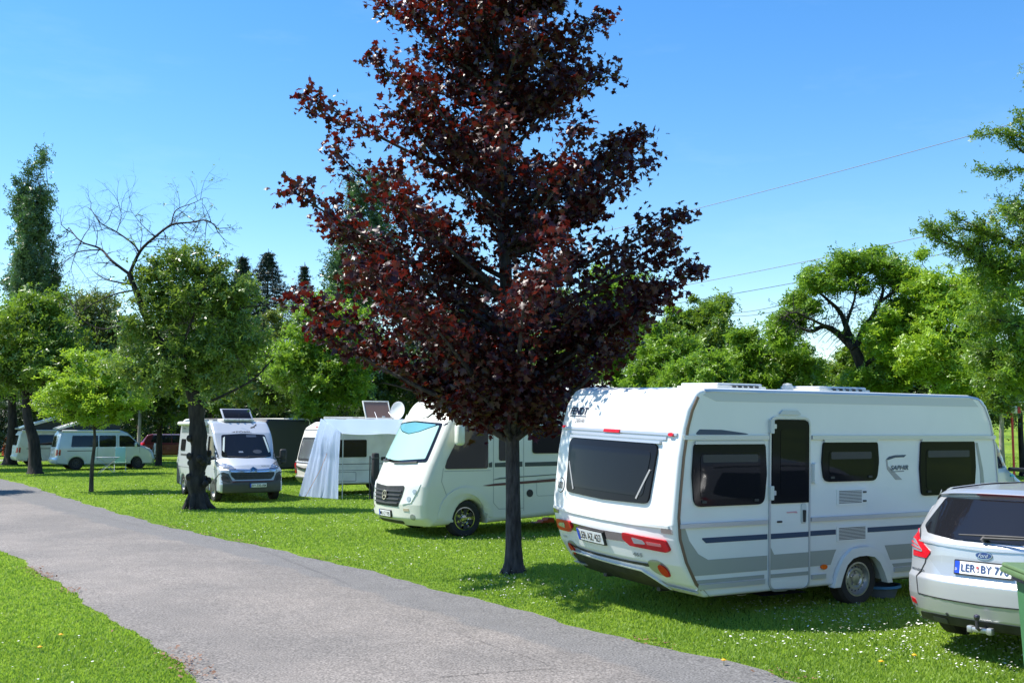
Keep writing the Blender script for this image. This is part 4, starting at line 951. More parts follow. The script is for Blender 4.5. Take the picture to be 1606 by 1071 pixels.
def asphalt_mat():
    m, t, b = nodes('old_asphalt')
    N = t.nodes.new; L = t.links.new
    tc = N('ShaderNodeTexCoord')
    def noise(s, d=6):
        n = N('ShaderNodeTexNoise'); n.inputs['Scale'].default_value = s; n.inputs['Detail'].default_value = d; L(tc.outputs['Object'], n.inputs['Vector']); return n
    big = noise(.45, 4); mid = noise(3.2); fin = noise(52, 5)
    vo = N('ShaderNodeTexVoronoi'); vo.inputs['Scale'].default_value = 75; L(tc.outputs['Object'], vo.inputs['Vector'])
    r = N('ShaderNodeValToRGB'); r.color_ramp.elements[0].color = (.158, .145, .132, 1); r.color_ramp.elements[1].color = (.206, .185, .165, 1)
    r.color_ramp.elements[0].position = .38; r.color_ramp.elements[1].position = .62; L(big.outputs[0], r.inputs[0])
    r2 = N('ShaderNodeValToRGB'); r2.color_ramp.elements[0].color = (.93, .93, .93, 1); r2.color_ramp.elements[1].color = (1.05, 1.05, 1.05, 1)
    r2.color_ramp.elements[0].position = .35; r2.color_ramp.elements[1].position = .65; L(mid.outputs[0], r2.inputs[0])
    r3 = N('ShaderNodeValToRGB'); r3.color_ramp.elements[0].color = (.48, .48, .48, 1); r3.color_ramp.elements[1].color = (1.6, 1.6, 1.6, 1)
    r3.color_ramp.elements[0].position = .36; r3.color_ramp.elements[1].position = .68; L(fin.outputs[0], r3.inputs[0])
    at_ = N('ShaderNodeAttribute'); at_.attribute_name = 'var'
    wn_ = noise(1.1, 5); ma = N('ShaderNodeMath'); ma.operation = 'MULTIPLY_ADD'; ma.inputs[1].default_value = .16; L(wn_.outputs[0], ma.inputs[0]); L(at_.outputs['Fac'], ma.inputs[2])
    rs = N('ShaderNodeValToRGB'); rs.color_ramp.elements[0].position = .83; rs.color_ramp.elements[1].position = .862; L(ma.outputs[0], rs.inputs[0])
    ms_ = N('ShaderNodeMix'); ms_.data_type = 'RGBA'; ms_.inputs[7].default_value = (.145, .140, .134, 1); L(rs.outputs[0], ms_.inputs[0]); L(r.outputs[0], ms_.inputs[6])
    m1 = N('ShaderNodeMix'); m1.data_type = 'RGBA'; m1.blend_type = 'MULTIPLY'; m1.inputs[0].default_value = 1
    m2 = N('ShaderNodeMix'); m2.data_type = 'RGBA'; m2.blend_type = 'MULTIPLY'; m2.inputs[0].default_value = .85
    L(ms_.outputs[2], m1.inputs[6]); L(r2.outputs[0], m1.inputs[7]); L(m1.outputs[2], m2.inputs[6]); L(r3.outputs[0], m2.inputs[7])
    # light chips of stone
    r4 = N('ShaderNodeValToRGB'); r4.color_ramp.elements[0].color = (1, 1, 1, 1); r4.color_ramp.elements[0].position = .035; r4.color_ramp.elements[1].color = (0, 0, 0, 1); r4.color_ramp.elements[1].position = .11
    L(vo.outputs['Distance'], r4.inputs[0])
    m3 = N('ShaderNodeMix'); m3.data_type = 'RGBA'; m3.inputs[7].default_value = (.5, .47, .44, 1)
    L(r4.outputs[0], m3.inputs[0]); L(m2.outputs[2], m3.inputs[6]); L(m3.outputs[2], b.inputs['Base Color'])
    bp = N('ShaderNodeBump'); bp.inputs['Strength'].default_value = .55; bp.inputs['Distance'].default_value = .008
    L(fin.outputs[0], bp.inputs['Height']); L(bp.outputs[0], b.inputs['Normal'])
    b.inputs['Roughness'].default_value = .85; b.inputs['Specular IOR Level'].default_value = .3
    return m
rng = np.random.default_rng(11)
# ground sheet: fine near, coarse far, out to the horizon
xs = np.concatenate([-np.geomspace(1400, 70, 14), np.arange(-60, -12, 3.0), np.arange(-12, 12, .5), np.arange(12, 61, 3.0), np.geomspace(70, 1400, 14)])
ys = np.concatenate([[-300, -100, -30], np.arange(-9, 6, 3.0), np.arange(6, 24, .5), np.arange(24, 130, 3.0), np.geomspace(135, 2400, 20)])
XX, YY = np.meshgrid(xs, ys); ZZ = terr(XX, YY)
V = np.stack([XX, YY, ZZ], -1).reshape(-1, 3); nx = len(xs)
I, J = np.meshgrid(np.arange(len(ys)-1), np.arange(nx-1), indexing='ij'); a = (I*nx+J).ravel()
gr = np_mesh('grass_ground', V, np.stack([a, a+1, a+nx+1, a+nx], -1), ground_mat(), smooth=True); tag(gr, kind='structure')
# road strip
n = 260; yy = np.concatenate([np.linspace(-4, 45, 330), np.linspace(45.5, 83, 40)])
rx = edge_x(RR, yy); lx = edge_x(RL, yy)
wob = lambda y, s: .05*np.sin(y*2.1+s)+.035*np.sin(y*5.3+2*s)+.02*np.sin(y*13+s*3)
rx2 = rx+wob(yy, 1.0); lx2 = lx+wob(yy, 4.0)*.7
K = 8; V = []
for k in range(K+1): V.append(np.stack([lx2+(rx2-lx2)*k/K, yy, np.full_like(yy, .004+.03*math.sin(math.pi*k/K))], -1))
V = np.stack(V, 1).reshape(-1, 3); I, J = np.meshgrid(np.arange(len(yy)-1), np.arange(K), indexing='ij'); a = (I*(K+1)+J).ravel()
ASPH = asphalt_mat()
rd = np_mesh('road', V, np.stack([a, a+1, a+K+2, a+K+1], -1), ASPH, smooth=True, var=np.tile(np.arange(K+1)/K, len(yy))); tag(rd, kind='structure')
# distant path on the left
fp = MB(); fp.poly([(-75, 70, .006), (-38, 66.5, .006), (-30, 64.5, .006), (-28, 66.5, .006), (-38, 71, .006), (-75, 77, .006)])
fp = fp.out('path', mat('pale_path', (.30, .28, .27), .9, dirt=.2, scale=1)); tag(fp, kind='structure')
# crumbled dirt along the left edge and cracks in the asphalt
def blotch(name, pts, m, z): 
    b = MB(); b.poly([(p[0], p[1], z) for p in pts]); return b.out(name, m)
cr = MB()
def crack(pts, wdt):
    P = [G(*p) for p in pts]; Q = []
    for a_, b_ in zip(P, P[1:]):
        for k in range(8): q = a_.lerp(b_, k/8); Q.append(Vector((q.x+rng.normal()*.008, q.y+rng.normal()*.012)))
    for k in range(len(Q)-1):
        d = (Q[k+1]-Q[k]).normalized(); nn = Vector((-d.y, d.x))*wdt*(.5+rng.random()*.6)
        zz = .039
        cr.poly([(*(Q[k]+nn), zz), (*(Q[k]-nn), zz), (*(Q[k+1]-nn), zz), (*(Q[k+1]+nn), zz)])
crack([(690, 1068), (760, 1062), (815, 1058), (878, 1053)], .006)
crack([(700, 991), (740, 1006), (790, 1024), (830, 1037), (870, 1052)], .0025)
crack([(330, 835), (420, 868), (500, 900), (560, 925)], .004)
crack([(60, 792), (160, 812), (260, 835)], .005)
cr = cr.out('road_cracks', mat('crack_dark', (.07, .062, .058), .95)); tag(cr, kind='structure')

# ------------------------------------------------------------------ grass blades, clover flowers
def on_road(x, y, m=0.0):
    return (x > edge_x(RL, y)+wob(y, 4.0)*.7+m) & (x < edge_x(RR, y)+wob(y, 1.0)-m) & (y < 83)
def vnoise(x, y, s, seed):
    r = np.random.default_rng(seed).random((64, 64)); u, v = x/s, y/s
    i, j = np.floor(u).astype(int), np.floor(v).astype(int); fu, fv = u-i, v-j
    fu = fu*fu*(3-2*fu); fv = fv*fv*(3-2*fv); g = lambda a, b: r[a % 64, b % 64]
    return (g(i, j)*(1-fu)+g(i+1, j)*fu)*(1-fv)+(g(i, j+1)*(1-fu)+g(i+1, j+1)*fu)*fv
def wedge(n, r0, r1, pw=1.0, ang=31):
    u = rng.random(n)
    r = r0*(r1/r0)**u if pw == 1.0 else (r0**(1-pw)+u*(r1**(1-pw)-r0**(1-pw)))**(1/(1-pw))
    th = R(ang)*(2*rng.random(n)-1); return r*np.sin(th), r*np.cos(th), r
def grass_blades(name, n, r0, r1, hgt, mm):
    x, y, r = wedge(n, r0, r1, 1.25)
    k = ~on_road(x, y, .02-.07*vnoise(x, y, .3, 77)*rng.random(len(x))); x, y, r = x[k], y[k], r[k]
    dist_edge = np.minimum(np.abs(x-edge_x(RR, y)), np.abs(x-edge_x(RL, y)))
    z = terr(x, y); N_ = len(x)
    patch = vnoise(x, y, .55, 3)*.6+vnoise(x, y, 2.3, 5)*.4
    h = hgt*(.45+.9*patch)*(.6+.7*rng.random(N_))*(.55+.45*np.clip(dist_edge/.3, 0, 1))
    wd = (.0020+.00040*r)*(.7+.6*rng.random(N_))
    a = rng.random(N_)*2*np.pi; ca, sa = np.cos(a), np.sin(a)
    lean = h*(.15+.8*rng.random(N_)); b = rng.random(N_)*2*np.pi
    lx_, ly_ = lean*np.cos(b), lean*np.sin(b)
    P0 = np.stack([x-ca*wd, y-sa*wd, z-.003], -1); P1 = np.stack([x+ca*wd, y+sa*wd, z-.003], -1)
    P2 = np.stack([x+lx_*.35+ca*wd*.7, y+ly_*.35+sa*wd*.7, z+h*.6], -1); P3 = np.stack([x+lx_*.35-ca*wd*.7, y+ly_*.35-sa*wd*.7, z+h*.6], -1)
    P4 = np.stack([x+lx_, y+ly_, z+h], -1)
    V = np.stack([P0, P1, P2, P3, P4], 1).reshape(-1, 3)
    i = np.arange(N_)*5
    T = np.concatenate([np.stack([i, i+1, i+2], -1), np.stack([i, i+2, i+3], -1), np.stack([i+3, i+2, i+4], -1)])
    var = np.clip(.02+.45*vnoise(x, y, 1.1, 9)+.40*vnoise(x, y, 4.5, 12)+.35*(rng.random(N_)-.5)+.3*(rng.random(N_) < .06), 0, 1)
    return np_mesh(name, V, T, mm, var=np.repeat(var, 5))
GB = leafmat('grass_blade', (.105, .20, .015), (.32, .43, .06), (.35, .54, .05), .55, .40)
g1 = grass_blades('grass', 900000, 6.0, 75, .034, GB); tag(g1, 'short mown green lawn grass on both sides of the road', 'grass', kind='stuff')
def flower_cloud(name, n, mm, label, size, dens):
    x, y, r = wedge(n*6, 7.0, 40, 1.0)
    p = vnoise(x, y, 1.6, 21)*.6+vnoise(x, y, .5, 22)*.4
    keep = (~on_road(x, y, -.1)) & (rng.random(len(x)) < np.clip((p-.45)*3.2, 0.02, 1)*dens(x, y))
    x, y, r = x[keep][:n], y[keep][:n], r[keep][:n]; N_ = len(x)
    s = size*(.7+.7*rng.random(N_))*(1+.010*r); zz = terr(x, y)+.045+.03*rng.random(N_)
    tx, ty = rng.normal(0, .25, N_), rng.normal(-.25, .25, N_)
    ring = []
    for k in range(6):
        c, s_ = math.cos(k*math.pi/3), math.sin(k*math.pi/3)
        ring.append(np.stack([x+s*c, y+s*s_, zz+s*(c*tx+s_*ty)], -1))
    top = np.stack([x, y, zz+s*.35], -1)
    V = np.stack(ring+[top], 1).reshape(-1, 3); i = np.arange(N_)*7
    T = np.concatenate([np.stack([i+k, i+(k+1) % 6, i+6], -1) for k in range(6)])
    o = np_mesh(name, V, T, mm); tag(o, label, 'flowers', kind='stuff'); return o
flower_cloud('clover_flowers', 5200, mat('white_petal', (.72, .72, .66), .7), 'tiny white clover and daisy flowers scattered over the lawn', .0085,
             lambda x, y: np.where(x > edge_x(RR, y), np.where((x > 1.5) & (y < 11.5), 1.7, .75), .10))
def dandelion(px, py, label):
    p = G(px, py)
    T = thing('dandelion', label, 'flower', p)
    MB().tube([(0, 0, 0), (.004, 0, .05)], .0025, 5).out('stem', mat('stem_green', (.12, .25, .04), .7), T)
    b = MB(); rr = random.Random(px)
    for k in range(22):
        a = k*2.399; q = .006+.020*math.sqrt(k/22)
        c = Vector((math.cos(a), math.sin(a), 0)); t = Vector((-c.y, c.x, 0))*.005
        b.poly([Vector((0, 0, .052))+c*q*.3-t, Vector((0, 0, .052))+c*q*.3+t, Vector((0, 0, .062-.010*q/.026))+c*(q+.008)])
    b.lathe([(.012, .048), (.018, .055), (.010, .062), (0, .064)], 12)
    b.out('flower_head', mat('dandelion_yellow', (.80, .42, .01), .6), T)
for q in ((812, 903, 'yellow dandelion at the foot of the maple trunk'), (1135, 1044, 'yellow dandelion on the road edge at the bottom right'),
          (1382, 1046, 'yellow dandelion in the lawn, just below left of the silver estate car'), (1434, 1036, 'smaller orange yellow dandelion closest to the silver estate car'),
          (95, 1003, 'upper yellow dandelion in the left lawn'), (62, 1023, 'lower yellow dandelion in the left lawn')): dandelion(*q)
# dry leaves and debris along the left edge of the road
def debris():
    yv = rng.uniform(8, 24, 3600); side = rng.random(3600) < .75
    x = np.where(side, edge_x(RL, yv)+wob(yv, 4.0)*.7, edge_x(RR, yv)+wob(yv, 1))+rng.normal(0, .10, 3600)
    keep = vnoise(x, yv, .7, 31) > .52; x, yv = x[keep], yv[keep]; N_ = len(x); s = rng.uniform(.006, .022, N_); a = rng.random(N_)*6.28
    c = np.stack([x, yv, np.full(N_, .045)], -1); u = np.stack([np.cos(a), np.sin(a), rng.normal(0, .3, N_)], -1)*s[:, None]; v = np.stack([-np.sin(a), np.cos(a), rng.normal(0, .3, N_)], -1)*s[:, None]*.6
    V = np.stack([c-u, c-v, c+u, c+v], 1).reshape(-1, 3); i = np.arange(N_)*4
    o = np_mesh('dry_leaves', V, np.stack([i, i+1, i+2, i+3], -1), mat('dry_leaf', (.20, .10, .055), .8)); tag(o, 'small dry brown leaves and crumbs along the road edge', 'leaf litter', kind='stuff')
debris()

# ------------------------------------------------------------------ trees
def leaf_cloud(C_, S, up=.35, tmpl='leaf', seed=0, out=None):
    """C_ (N,3) centres, S (N,) sizes -> V, T, per-leaf index"""
    g = np.random.default_rng(seed); N_ = len(C_)
    nrm = g.normal(size=(N_, 3)); nrm[:, 2] += up*2.2
    if out is not None: nrm += out
    nrm /= np.linalg.norm(nrm, axis=1)[:, None]
    t = np.cross(nrm, g.normal(size=(N_, 3))); t /= np.linalg.norm(t, axis=1)[:, None]
    if tmpl == 'maple':     # stems from above: tips droop
        t[:, 2] -= .55; t -= nrm*(t*nrm).sum(1)[:, None]; t /= np.linalg.norm(t, axis=1)[:, None]
    b = np.cross(nrm, t)
    if tmpl == 'maple':
        half = [(-.42, .0), (-.30, .20), (-.52, .42), (-.16, .36), (.02, .66), (.16, .24), (.34, .26), (.62, .0)]
        pts = [(0.0, 0.0, .0)]+[(x, y, -abs(y)*.35-max(0, x)*.15) for x, y in half]+[(x, -y, -abs(y)*.35-max(0, x)*.15) for x, y in half[1:-1]][::-1]
        n_ = len(pts); tri = [(0, k, k+1) for k in range(1, n_-1)]+[(0, n_-1, 1)]
    elif tmpl == 'leaf':
        pts = [(-.5, 0, 0), (0, .27, .08), (.5, 0, -.06), (0, -.27, .08)]; tri = [(0, 1, 2), (0, 2, 3)]
    elif tmpl == 'sprig':   # a few leaves on one twig
        pts = [(-.5, 0, 0), (-.1, .14, .05), (.12, .0, 0), (-.1, -.14, .05), (.02, .1, 0), (.28, .42, .1), (.36, .12, .0), (.1, -.08, 0), (.3, -.42, .06), (.42, -.1, 0), (.25, 0, .02), (.6, .1, -.1), (.62, -.1, -.08)]
        tri = [(0, 1, 2), (0, 2, 3), (4, 5, 6), (7, 9, 8), (10, 12, 11)]
    elif tmpl == 'needle':
        pts = [(-.5, .06, 0), (-.5, -.06, 0), (.5, 0, -.1), (-.1, .0, 0), (.15, .35, -.05), (.1, .0, 0), (-.1, -.0, 0), (.15, -.35, -.05)]; tri = [(0, 1, 2), (3, 4, 5), (6, 5, 7)]
    P = np.array(pts); k = len(P)
    V = C_[:, None, :]+S[:, None, None]*(P[None, :, 0:1]*t[:, None, :]+P[None, :, 1:2]*b[:, None, :]+P[None, :, 2:3]*nrm[:, None, :])
    T = (np.array(tri)[None]+(np.arange(N_)*k)[:, None, None]).reshape(-1, 3)
    return V.reshape(-1, 3), T, k
def bez(p0, p1, p2, n):
    return [p0*(1-t)**2+p1*2*t*(1-t)+p2*t*t for t in [i/n for i in range(n+1)]]
def catmull(P, n=4):
    P = [Vector(p) for p in P]; out = []
    for i in range(len(P)-1):
        p0, p1, p2, p3 = P[max(i-1, 0)], P[i], P[i+1], P[min(i+2, len(P)-1)]
        for k in range(n):
            t = k/n; out.append(.5*((2*p1)+(-p0+p2)*t+(2*p0-5*p1+4*p2-p3)*t*t+(-p0+3*p1-3*p2+p3)*t**3))
    out.append(P[-1]); return out
BARK = barkmat('brown_bark', (.025, .020, .016), (.10, .085, .068))
BARKD = barkmat('dark_bark', (.010, .008, .007), (.045, .036, .030), 9)
BARKM = barkmat('maple_bark', (.018, .015, .016), (.070, .062, .064), 22)
BARKP = barkmat('pale_bark', (.16, .15, .12), (.42, .40, .34), 6)
LEAFS = {
 'cherry': leafmat('leaf_cherry_green', (.035, .075, .010), (.21, .32, .05), (.28, .42, .05), .35),
 'mid': leafmat('leaf_mid_green', (.030, .075, .008), (.17, .28, .03), (.26, .42, .03)),
 'fresh': leafmat('leaf_fresh_green', (.040, .10, .008), (.24, .38, .03), (.30, .52, .04), tw=.32),
 'lime': leafmat('leaf_lime_green', (.10, .22, .014), (.34, .50, .035), (.42, .62, .04), tw=.36),
 'olive': leafmat('leaf_olive_green', (.035, .065, .014), (.20, .27, .06), (.26, .34, .05)),
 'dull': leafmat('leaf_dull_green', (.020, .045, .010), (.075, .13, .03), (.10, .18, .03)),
 'poplar': leafmat('leaf_poplar_green', (.03, .075, .028), (.16, .24, .11), (.09, .20, .05), .35),
 'conifer': leafmat('leaf_conifer_green', (.010, .028, .018), (.03, .06, .035), (.01, .03, .01), .6, .1),
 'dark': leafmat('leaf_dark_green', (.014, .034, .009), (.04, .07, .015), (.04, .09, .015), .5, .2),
 'maple': leafmat('leaf_dark_red', (.010, .003, .004), (.060, .008, .007), (.18, .013, .007), .42, .22),
}
def make_crown(name, Cc, nl, spread, size, m, parent, seed, tmpl='sprig', up=.35, flat=.65, origin=(0, 0, 0)):
    g = np.random.default_rng(seed); Cc = np.asarray(Cc, float); K_ = len(Cc)
    idx = g.integers(0, K_, nl)
    P = Cc[idx]+g.normal(size=(nl, 3))*spread*np.array([1, 1, flat])*np.where(g.random(nl) < .12, 2.0, 1)[:, None]*(.5+.9*g.random(K_)[idx])[:, None]
    S = size*(.65+.7*g.random(nl))
    V, T, k = leaf_cloud(P, S, up, tmpl, seed)
    cv = g.random(K_)
    var = np.clip(.55*cv[idx]+.45*g.random(nl), 0, 1)
    V = V-np.array(origin)
    return np_mesh(name, V, T, m, parent, var=np.repeat(var, k))
def in_blobs(blobs, n, g, shell=.55):
    """clump centres in a set of ellipsoids (cx,cy,cz,rx,ry,rz), biased outwards"""
    vol = np.array([b[3]*b[4]*b[5] for b in blobs])**(2/3); idx = g.choice(len(blobs), n, p=vol/vol.sum())
    B = np.array(blobs)[idx]; d = g.normal(size=(n, 3)); d /= np.linalg.norm(d, axis=1)[:, None]
    r = g.random(n)**shell
    return B[:, :3]+d*B[:, 3:]*r[:, None]
def limbs(mb, trunk, targets, r0, g, nmain=8, twigs=True, zmin=.3):
    """trunk polyline (list of Vector); main limbs to spread targets, twigs to the rest"""
    tr = catmull(trunk, 5); n = len(tr)
    rad = [r0*(1-.72*i/(n-1))*(1+.55*math.exp(-i*1.5)) for i in range(n)]
    mb.tube(tr, rad, 12)
    T = [Vector(t) for t in targets]
    T.sort(key=lambda t: g.random()); main = T[:nmain]; paths = []
    for t in main:
        best = min(range(int(n*zmin), n), key=lambda i: abs(tr[i].z-(t.z-.45*math.hypot(t.x-tr[i].x, t.y-tr[i].y)))+.02*i)
        p0 = tr[best]; mid = p0.lerp(t, .5)+Vector((g.normal()*.1, g.normal()*.1, .05+.12*(t-p0).length*g.random()))
        q = bez(p0, mid, t, 7); ra = rad[best]*.55
        mb.tube(q, [ra*(1-.85*i/7) for i in range(8)], 7); paths += [(v, ra*(1-.85*i/7)) for i, v in enumerate(q)]
    if twigs:
        PP = np.array([tuple(v) for v, _ in paths]+[tuple(v) for v in tr[n//2:]])
        for t in T[nmain:]:
            d = np.linalg.norm(PP-np.array(t), axis=1)+.15*np.maximum(0, PP[:, 2]-t.z)
            p0 = Vector(PP[int(d.argmin())])
            if (t-p0).length < .15: continue
            mid = p0.lerp(t, .5)+Vector((g.normal(), g.normal(), g.normal()))*.08*(t-p0).length
            mb.tube([p0, mid, t], [max(.008, r0*.09), max(.006, r0*.06), max(.004, r0*.02)], 4, False)
def tree(label, base, trunk, blobs, nclump, nleaf, spread, size, leaf, bark=None, r0=.2, seed=1, group=None, name='tree', cat='tree', nmain=9, tmpl='sprig', up=.35, flat=.65, shell=.55, zmin=.3, drop=0):
    """trunk and blobs are relative to the base"""
    g = np.random.default_rng(seed)
    T = thing(name, label, cat, base, group=group)
    Cc = in_blobs(blobs, nclump, g, shell)
    Cc = Cc[Cc[:, 2] > drop]
    mb = MB(); limbs(mb, [Vector(p) for p in trunk], [tuple(c) for c in Cc], r0, g, nmain, zmin=zmin)
    mb.out('trunk', bark or BARK, T, 60)
    make_crown('crown', Cc, nleaf, spread, size, LEAFS[leaf], T, seed+1, tmpl, up, flat)
    return T
def auto_blobs(w_, z0, z1, n, g, k=.5):
    """uneven crown: one core plus n lobes"""
    cz, rz = (z0+z1)/2, (z1-z0)/2; out = [(0, 0, cz, w_*.72, w_*.72, rz*.78)]
    for i in range(n):
        a = g.random()*6.28; e = g.uniform(-.8, 1.0)
        c = math.sqrt(max(0, 1-e*e)); q = g.uniform(.50, .72)
        out.append((w_*q*c*math.cos(a), w_*q*c*math.sin(a), cz+rz*q*e, w_*k*g.uniform(.6, 1), w_*k*g.uniform(.6, 1), rz*k*g.uniform(.6, .9)))
    return out
def bgtree(px, top, hw, Y, z0, leaf, label, seed, nleaf=9000, size=.26, bark=None, lobes=9, r0=.2, tmpl='sprig', group='trees closing the view behind the camp site', nclump=90, spread=None, lean=0):
    sz2 = max(size, .0066*Y); nleaf = int(nleaf*min(1, (size/sz2)**2*1.35)); size = sz2
    """a tree whose top and half width match the photograph at distance Y"""
    g = np.random.default_rng(seed); tp = at(px, top, Y); gz = float(terr(tp.x, Y)); H_ = tp.z-gz; w_ = hw/F*Y
    bl = auto_blobs(w_, z0, H_, lobes, g)
    return tree(label, (tp.x, Y, gz), [(0, 0, -.1), (lean*.3, .1, z0*.8), (lean*.7, -.1, (z0+H_)/2), (lean, 0, H_*.86)], bl, nclump, nleaf, spread or w_*.105, size, leaf, bark, r0, seed, group, tmpl=tmpl)

# ================================================================== BUILD
build_caravan(); build_estate(); build_motorhome(); build_van(); build_far_van(); build_old_caravan(); build_canopy()
build_poptop('pale silver camper van with raised white roof parked behind the small round green tree', (-22.6, 51.9, 0), VWSILVER, R(33))
build_poptop('second white camper van with raised roof, half hidden behind the tail of the silver one', (-27.2, 57.6, 0), OLDWHITE, R(33))

# ---- dark red maple in the middle
def build_maple():
    g = np.random.default_rng(5); b0 = G(806, 896, .09); T = thing('maple_tree', 'tall dark red maple between the road and the large caravan', 'tree', b0)
    ax = lambda z: Vector((-.012*z-.035*max(0, z-2)*.9, .02*math.sin(z), z))
    tr = [ax(z) for z in (-.1, .0, .35, 1, 2, 3, 4, 5, 6, 7, 8, 9, 10)]
    mb = MB(); rad = [.19, .145, .112, .100, .095, .092, .088, .09, .075, .06, .045, .03, .012]
    mb.tube(tr, rad, 16)
    for k in range(5):
        a = k*1.256+.4; mb.tube([Vector((.05*math.cos(a), .05*math.sin(a), .22)), Vector((.13*math.cos(a), .13*math.sin(a), .03)), Vector((.20*math.cos(a), .20*math.sin(a), -.05))], [.05, .04, .02], 6)
    zr = [1.8, 2.3, 2.7, 3.1, 3.6, 4.1, 4.6, 5.1, 5.6, 6.2, 6.9, 7.5, 8.2, 9.0, 9.8, 10.6]
    rr = [.6, 1.15, 1.6, 2.0, 2.4, 2.6, 2.45, 2.1, 1.95, 1.8, 1.45, 1.35, 1.35, 1.15, .8, .2]
    env = lambda z: float(np.interp(z, zr, rr))
    tips = []
    for px, py, dy in ((489, 152, .2), (456, 298, -.3), (468, 458, .3), (592, 96, -.5), (602, 12, .3), (948, 32, .4), (950, 108, -.4), (1002, 216, .2), (1066, 338, -.2), (1096, 424, .3), (1040, 450, -.5),
                       (512, 345, .6), (525, 235, -.7), (505, 520, -.6), (985, 260, -.8), (1040, 375, .8), (560, 430, -1.2), (975, 500, -.6), (600, 600, .2), (905, 130, .5), (670, 655, .2), (700, 640, -.7), (905, 610, .3), (850, 665, -.5), (765, 670, -.6)):
        p = at(px, py, b0.y+dy)-b0; tips.append(p)
    for k in range(112):
        z = 1.95+8.2*((k+.5)/112)**1.0; a = k*2.399+g.normal()*.25
        q = env(z)*(g.uniform(.80, 1.06) if k % 3 else g.uniform(.45, .7)); c = ax(z); tips.append(Vector((c.x+q*math.cos(a), c.y+q*math.sin(a), z+g.normal()*.12)))
    cl = []
    for t in tips:
        h_ = math.hypot(t.x, t.y)
        z0 = max(1.75 if t.z < 3.2 else 2.0, t.z-h_*g.uniform(.45, .8)) if t.z > 2.4 else t.z+.45
        p0 = ax(z0); ra = np.interp(z0, [1.5, 9], [.048, .02])
        mid = p0.lerp(t, .5)+Vector((0, 0, -.10*h_+.05)) if t.z > 2.6 else p0.lerp(t, .5)+Vector((0, 0, .25))
        q = bez(p0, mid, t, 8); mb.tube(q, [ra*(1-.85*i/8)+.003 for i in range(9)], 6)
        L_ = (t-p0).length; nsub = int(2+L_*4.2)
        for j in range(nsub):
            f = .22+.78*(j+g.random())/nsub; i = min(7, int(f*8)); p = q[i].lerp(q[i+1], f*8-i)
            s = (.16+.36*(1-f))*g.uniform(.6, 1.25)
            d = Vector((g.normal(), g.normal(), g.normal()*.5+.35)).normalized()
            e = p+d*s; mb.tube([p, e], [.007, .003], 4, False); cl.append((*e, f)); cl.append((*(p.lerp(e, .5)), f))
        for _ in range(3): cl.append((*t, 1))
    mb.out('trunk', BARKM, T, 60)
    C_ = np.array(cl); K_ = len(C_); nl = 39000
    idx = g.integers(0, K_, nl); sp = .12
    P = C_[idx, :3]+g.normal(size=(nl, 3))*sp*np.array([1, 1, .75])
    keep = P[:, 2] > 1.75+1.0*np.clip(np.hypot(P[:, 0], P[:, 1])-.7, 0, 1); P = P[keep]; idx = idx[keep]
    S = .086*(.6+.75*g.random(len(P)))
    V, T_, k = leaf_cloud(P, S, .38, 'maple', 6)
    var = np.clip(.35*g.random(K_)[idx]+.35*g.random(len(P))+.5*(g.random(len(P)) < .08), 0, 1)
    np_mesh('crown', V, T_, LEAFS['maple'], T, var=np.repeat(var, k))
build_maple()

